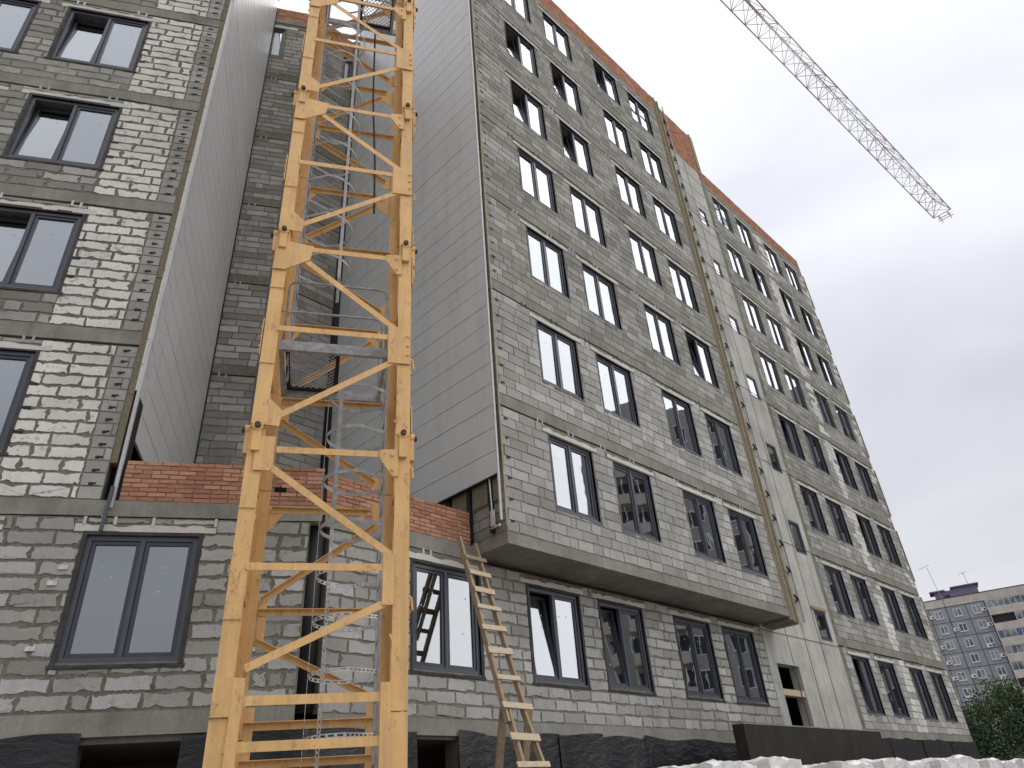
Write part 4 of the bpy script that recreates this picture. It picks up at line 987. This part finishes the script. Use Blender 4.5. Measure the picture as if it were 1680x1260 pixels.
acs = {(0, 0): -.45, (0, 2): 1.75, (1, 1): -.5, (1, 2): 1.7, (2, 0): -.45, (2, 2): .3, (3, 0): -.5, (3, 2): 1.75, (4, 0): -.45, (4, 1): -.5, (4, 2): .4, (5, 0): .2, (5, 2): 1.7}
def inv(o): return Matrix.Translation(-root_base(PB))
def bgw(t0, z, r, c):
    o = link('window', BW, PB, inv(0) @ FB.mat(t0, .01, z)); link('pane', BGl, o)
for t0 in (-8.75, .9, 24.5, 33.5):
    G = group(t0)
    for r in range(11):
        zt_ = ZTOP-FH*r
        if zt_-FH < GZ: break
        for c in range(3):
            m = MB(); jx = .05; FB.box(m, G[c]+jx, G[c+1]-jx, -.06, .015, zt_-FH+jx, zt_-jx); m.build('facade_panel', 'bg_panel', PB)
            bgw((G[c]+G[c+1])/2-.68, zt_-FH+.82, r, c)
            dx = acs.get((r, c)) if 0 < t0 < 2 else (1.75 if (r*3+c*5) % 4 == 0 else None)
            if dx is not None:
                a_ = link('air_conditioner', ACM, PB, inv(0) @ FB.mat((G[c]+G[c+1])/2-.68+dx+(-.1 if dx < 0 else .1), .02, zt_-FH+(1.3 if dx < 0 or dx > 1 else .45))); link('fan_grille', FANM, a_)
for b0, b1 in ((10.6, 17.4), (17.5, 24.4), (43.2, 50), (50.1, 57)):
    for r in range(11):
        z = ZTOP-FH*(r+1)
        if z < GZ: break
        m = MB(); FB.box(m, b0+.05, b1-.05, -.2, 1.1, z-.1, z+1.15); m.build('balcony_parapet', 'bg_beige', PB)
        m = MB(); FB.box(m, b0+.05, b1-.05, -.1, .1, z+1.16, z+FH-.12); m.build('balcony_shade_sheet', 'bg_dark', PB)  # flat dark sheet, balcony shade put into its colour
        sty = (r*7+int(b0)+1) % 4
        x = b0+.1; i = 0
        while x < b1-.4:
            w_ = min(.95, b1-.1-x)
            if sty == 2 and x < b0+3.4:
                m = MB()
                for q in range(5): FB.box(m, x+.19*q, x+.19*q+.03, 1.0, 1.03, z+1.17, z+FH-.2)
                FB.box(m, x, x+w_, 1.0, 1.04, z+1.9, z+1.95); m.build('grille', 'bg_dark', PB)
            else:
                m = MB(); FB.box(m, x, x+.07, .98, 1.05, z+1.17, z+FH-.15); FB.box(m, x, x+w_, .98, 1.05, z+FH-.22, z+FH-.13); FB.box(m, x, x+w_, .98, 1.05, z+1.17, z+1.25); m.build('glazing_frame', 'white_pvc', PB)
                m = MB(); FB.box(m, x+.08, x+w_-.01, 1.0, 1.02, z+1.26, z+FH-.23); m.build('balcony_pane', 'bg_blue' if (sty == 1 and i in (0, 3)) else 'bg_glass', PB)
            x += .95; i += 1
        m = MB(); FB.box(m, b0+.03, b0+.15, .0, 1.08, z+1.15, z+FH); m.build('balcony_partition', 'bg_beige', PB)
m = MB(); FB.box(m, 3.0, 10.6, -6, -2.5, 31.8, 33.6); m.build('roof_shed', 'bg_purple', PB)
m = MB(); FB.box(m, 2.2, 5.0, -6.2, -2.0, 33.6, 33.8); FB.box(m, 6.0, 11.0, -6.2, -2.0, 33.9, 34.1); FB.box(m, 5.0, 6.2, -6, -2.4, 33.2, 33.4); FB.box(m, 6.5, 10.4, -6, -2.52, 33.6, 33.9); m.build('shed_roof', 'bg_purple', PB)
m = MB(); FB.box(m, 4.6, 5.6, -2.6, -2.45, 32.0, 32.8); m.build('shed_door', 'bg_dark', PB)
m = MB(); m.tube([FB.p(4.0, -1.5, 31.5), FB.p(3.4, -1.5, 38.5)], .05, 5); m.tube([FB.p(1.8, -1.5, 38.3), FB.p(4.0, -1.5, 38.9)], .04, 5); m.build('roof_antenna', 'steel', PB)
m = MB(); m.tube([FB.p(9.4, -3, 33.8), FB.p(9.2, -3, 36.6)], .05, 5); m.tube([FB.p(8.4, -3, 36.3), FB.p(9.8, -3, 36.6)], .04, 5); m.build('roof_antenna', 'steel', PB)
m = MB(); m.tube([FB.p(3.95, .05, 31.6), FB.p(3.95, .05, GZ)], .05, 4); m.build('downpipe', 'bg_seam', PB)

# ------------------------------------------------------------------ trees
def tree(name, label, x, y, h, r, seed, mat, n=9000, low=.18):
    rnd = np.random.RandomState(seed); T = thing(name, label, 'tree', (x, y, GZ), 'trees in front of the grey-blue panel block')
    m = MB(); pts = [Vector((x, y, GZ-.1)), Vector((x+.1, y, GZ+h*.3)), Vector((x-.1, y+.1, GZ+h*.75))]
    m.tube(pts, [.25, .18, .05], 8); m.build('trunk', 'bark', T, smooth=True)
    m = MB()
    for i in range(9):
        a = rnd.rand()*6.28; z = h*(.25+.45*rnd.rand()); L = r*(.5+.4*rnd.rand()); b = Vector((x, y, GZ+z)); m.tube([b, b+Vector((math.cos(a)*L*.5, math.sin(a)*L*.5, L*.35)), b+Vector((math.cos(a)*L, math.sin(a)*L, L*.8))], [.09, .06, .02], 5)
    m.build('limb', 'bark', T, stuff=True)
    nc = 70; C = []
    while len(C) < nc:
        p = rnd.uniform(-1, 1, 3)
        if np.linalg.norm(p) < 1: C.append(p)
    C = np.array(C); C = C/np.maximum(np.linalg.norm(C, axis=1), .01)[:, None]*(np.linalg.norm(C, axis=1)**.5)[:, None]
    cen = np.stack([C[:, 0]*r, C[:, 1]*r, h*(low+(1-low)/2)+C[:, 2]*h*(1-low)/2], 1); cr = r*(.16+.16*rnd.rand(nc)); tone = rnd.rand(nc)
    k = rnd.randint(0, nc, n); d = rnd.normal(size=(n, 3)); d /= np.linalg.norm(d, axis=1)[:, None]
    P = cen[k]+d*(cr[k]*rnd.rand(n)**.4)[:, None]+np.array([x, y, GZ])
    a = rnd.normal(size=(n, 3)); a /= np.linalg.norm(a, axis=1)[:, None]; b = np.cross(a, rnd.normal(size=(n, 3))); b /= np.linalg.norm(b, axis=1)[:, None]
    s_ = (.07+.07*rnd.rand(n))[:, None]
    V = np.stack([P-a*s_, P+b*s_*.6, P+a*s_, P-b*s_*.6], 1).reshape(-1, 3)-np.array([x, y, GZ])
    me = bpy.data.meshes.new('crown'); F = np.arange(4*n).reshape(-1, 4)
    me.from_pydata(V.tolist(), [], F.tolist()); at = me.attributes.new('tone', 'FLOAT', 'POINT')
    at.data.foreach_set('value', np.repeat(np.clip(tone[k]*.6+rnd.rand(n)*.4, 0, 1), 4)); me.materials.append(MAT[mat]); link('crown', me, T)
def azp(a, d): return math.sin(rad(a))*d, math.cos(rad(a))*d
tree('leafy_tree', 'bright green rounded tree whose crown rises highest in front of the panel block', *azp(76.6, 78), 9.3, 3.6, 1, 'leaf', 16000)
tree('leafy_tree', 'dark green tree at the right edge of the picture beside the brighter rounded one', *azp(80.6, 76), 9.0, 4.2, 2, 'leaf', 16000)
tree('leafy_tree', 'low dark tree tucked against the far corner of the grey block building', *azp(74.0, 74), 6.2, 3.4, 3, 'leaf2', 14000, .02)
tree('leafy_tree', 'low dark bushy tree in front below the two taller crowns', *azp(78.3, 68), 5.6, 4.6, 4, 'leaf2', 18000, .0)
tree('leafy_tree', 'dark bushy tree low at the right edge behind the last wrapped pallet', *azp(82.5, 66), 5.6, 4.4, 5, 'leaf2', 14000, .0)

# ------------------------------------------------------------------ residential towers behind the viewer (mirrored; farther one added to fill reflections)
def rtower(a0, a1, ztop, label):
    TT = (a1-a0).normalized(); TN = Vector((-TT.y, TT.x, 0))
    RTW = thing('residential_tower', label, 'building', (a0.x, a0.y, GZ))
    FT = Frame(a0, TT, TN); Lt = (a1-a0).length
    m = MB(); FT.box(m, 0, Lt, -14, 0, GZ, ztop); FT.box(m, 3, 9, -10, -2, ztop, ztop+3); m.build('wall', 'tower_wall', RTW)
    wm = MB(); gm = MB(); bmx = MB()
    for r in range(int((ztop-GZ)/3)):
        z = GZ+1.2+r*3.0
        u = 1.0; i = 0
        while u < Lt-2:
            if i % 4 in (1, 2):
                FT.box(bmx, u-.3, u+2.3, 0, 1.2, z-.3, z+.8); FT.box(gm, u-.2, u+2.2, 0.02, .06, z+.8, z+2.3)
                for q in range(4): FT.box(wm, u-.3+.84*q, u-.22+.84*q, 1.1, 1.2, z+.8, z+2.4)
            else:
                FT.box(wm, u, u+1.5, .0, .04, z+.1, z+1.8); FT.box(gm, u+.1, u+.7, .03, .06, z+.2, z+1.7); FT.box(gm, u+.8, u+1.4, .03, .06, z+.2, z+1.7)
            u += 2.9; i += 1
    wm.build('window_frame', 'white_pvc', RTW, stuff=True); gm.build('window_pane', 'bg_dark', RTW, stuff=True); bmx.build('balcony_parapet', 'bg_beige', RTW, stuff=True)
rtower(Vector((55.5, -25.5, 0)), Vector((68.3, -1.2, 0)), 36.5, 'cream residential tower with balconies, mirrored in the glass of the projecting storeys')
rtower(Vector((104, -24, 0)), Vector((112, -1.5, 0)), 52, 'farther residential tower, unseen, added to fill reflections in the windows beside the building corner')  # out-of-view tower added to close a bright gap in the reflections
